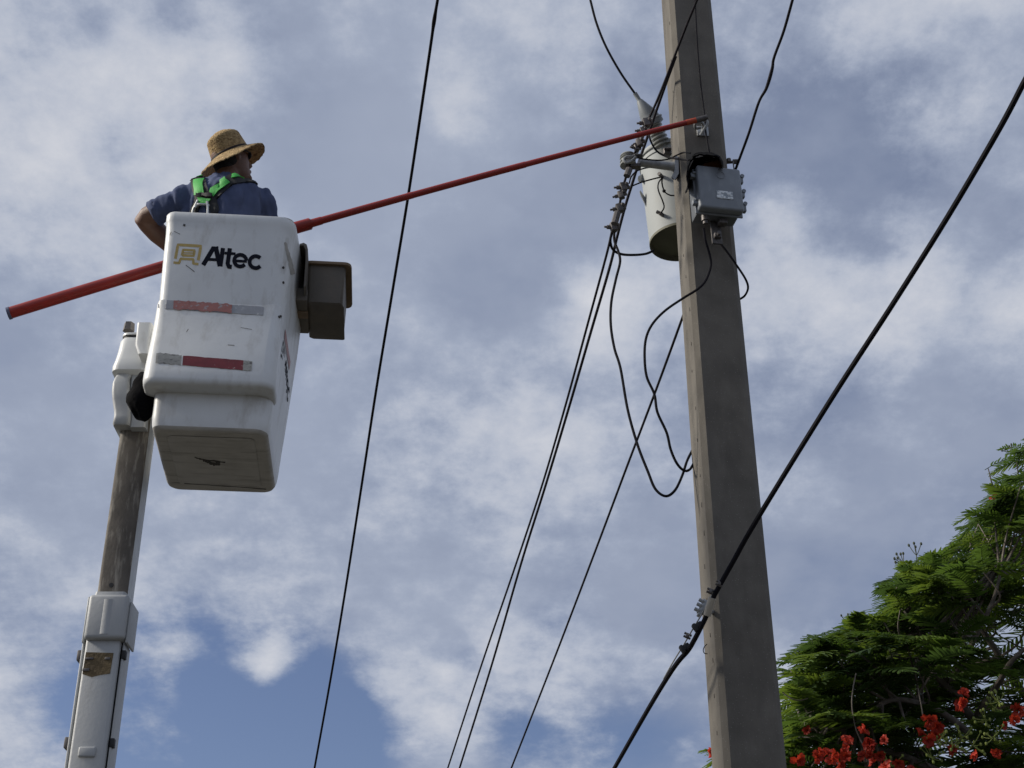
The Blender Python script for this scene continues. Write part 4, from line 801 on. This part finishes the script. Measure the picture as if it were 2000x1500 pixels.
# blossoms
def petal(mb, T, L, w, mi=0):
    rows = []
    for j in range(5):
        t = j / 4; ww = w * (.12 + .88 * math.sin(math.pi * (.08 + .72 * t)) if t > .25 else .14 + .5 * t)
        zc = .35 * L * math.sin(t * 2.2) * .6
        rows.append([T @ Vector((L * t, s_ * ww, zc + .22 * w * abs(s_) ** 2 * (1 if t < .9 else -.6) + .008 * math.sin(9 * t + 4 * s_))) for s_ in (-1, -.5, 0, .5, 1)])
    mb.loft(rows, False, False, False, mi)
def flower_mesh(seed):
    r_ = random.Random(seed); mb = MB()
    for k in range(5): petal(mb, Matrix.Rotation(2 * math.pi * k / 5 + r_.uniform(-.25, .25), 4, 'Z') @ Matrix.Rotation(-r_.uniform(.1, .8), 4, 'Y'), r_.uniform(.045, .06), r_.uniform(.019, .027), 0 if r_.random() < .7 else 1)
    for k in range(5):
        a = 2 * math.pi * k / 5 + .6; mb.tube([(0, 0, 0), (.012 * math.cos(a), .012 * math.sin(a), .03), (.02 * math.cos(a), .02 * math.sin(a), .045)], .0014, 4, False)
    return mb.mesh('flower', [M['petal'], M['petalo']], None, 60)
FM = [flower_mesh(s_) for s_ in range(6)]
spots = []
for (u, v, n_, s_) in ((1885, 1378, 7, 20), (1893, 1362, 2, 8), (1800, 1440, 6, 17), (1815, 1407, 3, 9), (1965, 1395, 5, 22), (1690, 1452, 6, 22), (1655, 1462, 5, 20), (1720, 1468, 6, 22), (1640, 1485, 6, 26), (1750, 1485, 5, 24), (1600, 1480, 3, 12), (1700, 1490, 7, 30), (1850, 1465, 2, 8), (1948, 1475, 2, 8), (1900, 1475, 1, 6),
                       (1940, 978, 2, 8), (1965, 990, 1, 10), (1865, 1078, 1, 3), (1560, 1468, 1, 8), (1384, 1463, 1, 2), (1585, 1430, 1, 6)):
    for k in range(max(1, round(n_ * .62))):
        spots.append((u + rnd.gauss(0, s_ * .75), v + rnd.gauss(0, s_ * .7), rnd.uniform(8.75, 9.05) if v > 1340 else (rnd.uniform(9.1, 9.5) if v > 1100 else 10.2)))
for i, (u, v, Y) in enumerate(spots):
    o = bpy.data.objects.new('flower', FM[i % 6]); COL.objects.link(o); o.parent = tree
    dr = Vector((rnd.uniform(-.7, .7), rnd.uniform(-1, -.1), rnd.uniform(-.7, .6))).normalized()
    o.matrix_local = inv @ (Matrix.Translation(P(u, v, Y)) @ dr.to_track_quat('Z', 'Y').to_matrix().to_4x4() @ Matrix.Rotation(rnd.uniform(0, 6), 4, 'Z') @ Matrix.Scale(rnd.uniform(.6, 1.05), 4))
def buds(u, v, Y, list_, m, r, stem=.003):
    mb = MB(); b = P(u, v, Y)
    for (du, dv) in list_:
        e = P(u + du, v + dv, Y + rnd.uniform(-.06, .06)); k = b.lerp(e, .45) + Vector((0, 0, -.006)); mb.tube(smoothpts([b, k, e], 3), stem, 5, False); mb.ball(e, (r, r, r * 1.35), 8, 6)
    mb.build('bud_spray', M[m], tree)
buds(1790, 1085, 9.8, [(-15, -20), (-5, -24), (-2, -17), (9, -23), (0, 18)], 'budd', .009); buds(1765, 1100, 9.8, [(-14, -18), (-18, -9), (-12, -10), (-16, -2), (-6, -18), (-1, -19), (-10, 6)], 'budd', .009)
buds(1656, 1218, 9.8, [(-13, -16), (0, -18), (2, 5)], 'budd', .007); buds(1858, 1074, 9.7, [(-2, -12), (-4, -6), (14, -2)], 'budd', .009); buds(1975, 882, 10.8, [(-12, -5), (-4, -10), (0, -14), (-18, -2)], 'budd', .008)
for (u, v) in ((1935, 1375), (1925, 1405), (1950, 1370), (1880, 1440), (1860, 1455), (1900, 1455), (1830, 1450), (1940, 1440), (1780, 1265), (1960, 1050), (1985, 1040), (1820, 1480), (1740, 1495)):
    buds(u, v, rnd.uniform(8.9, 9.2) if v > 1300 else 9.6, [(rnd.uniform(-24, 24), rnd.uniform(-26, 18)) for _ in range(9)], 'budg', .0085, .0028)
for c in ([(1672, 1315), (1666, 1345), (1664, 1380), (1672, 1425), (1690, 1465), (1700, 1495)], [(1793, 1345), (1798, 1370), (1803, 1400)], [(1528, 1352), (1545, 1364), (1562, 1368), (1578, 1364)]):
    mb = MB(); mb.tube(smoothpts([P(u, v, 9.0) for u, v in c], 5), .004, 6); mb.build('dry_stem', M['bark'], tree)
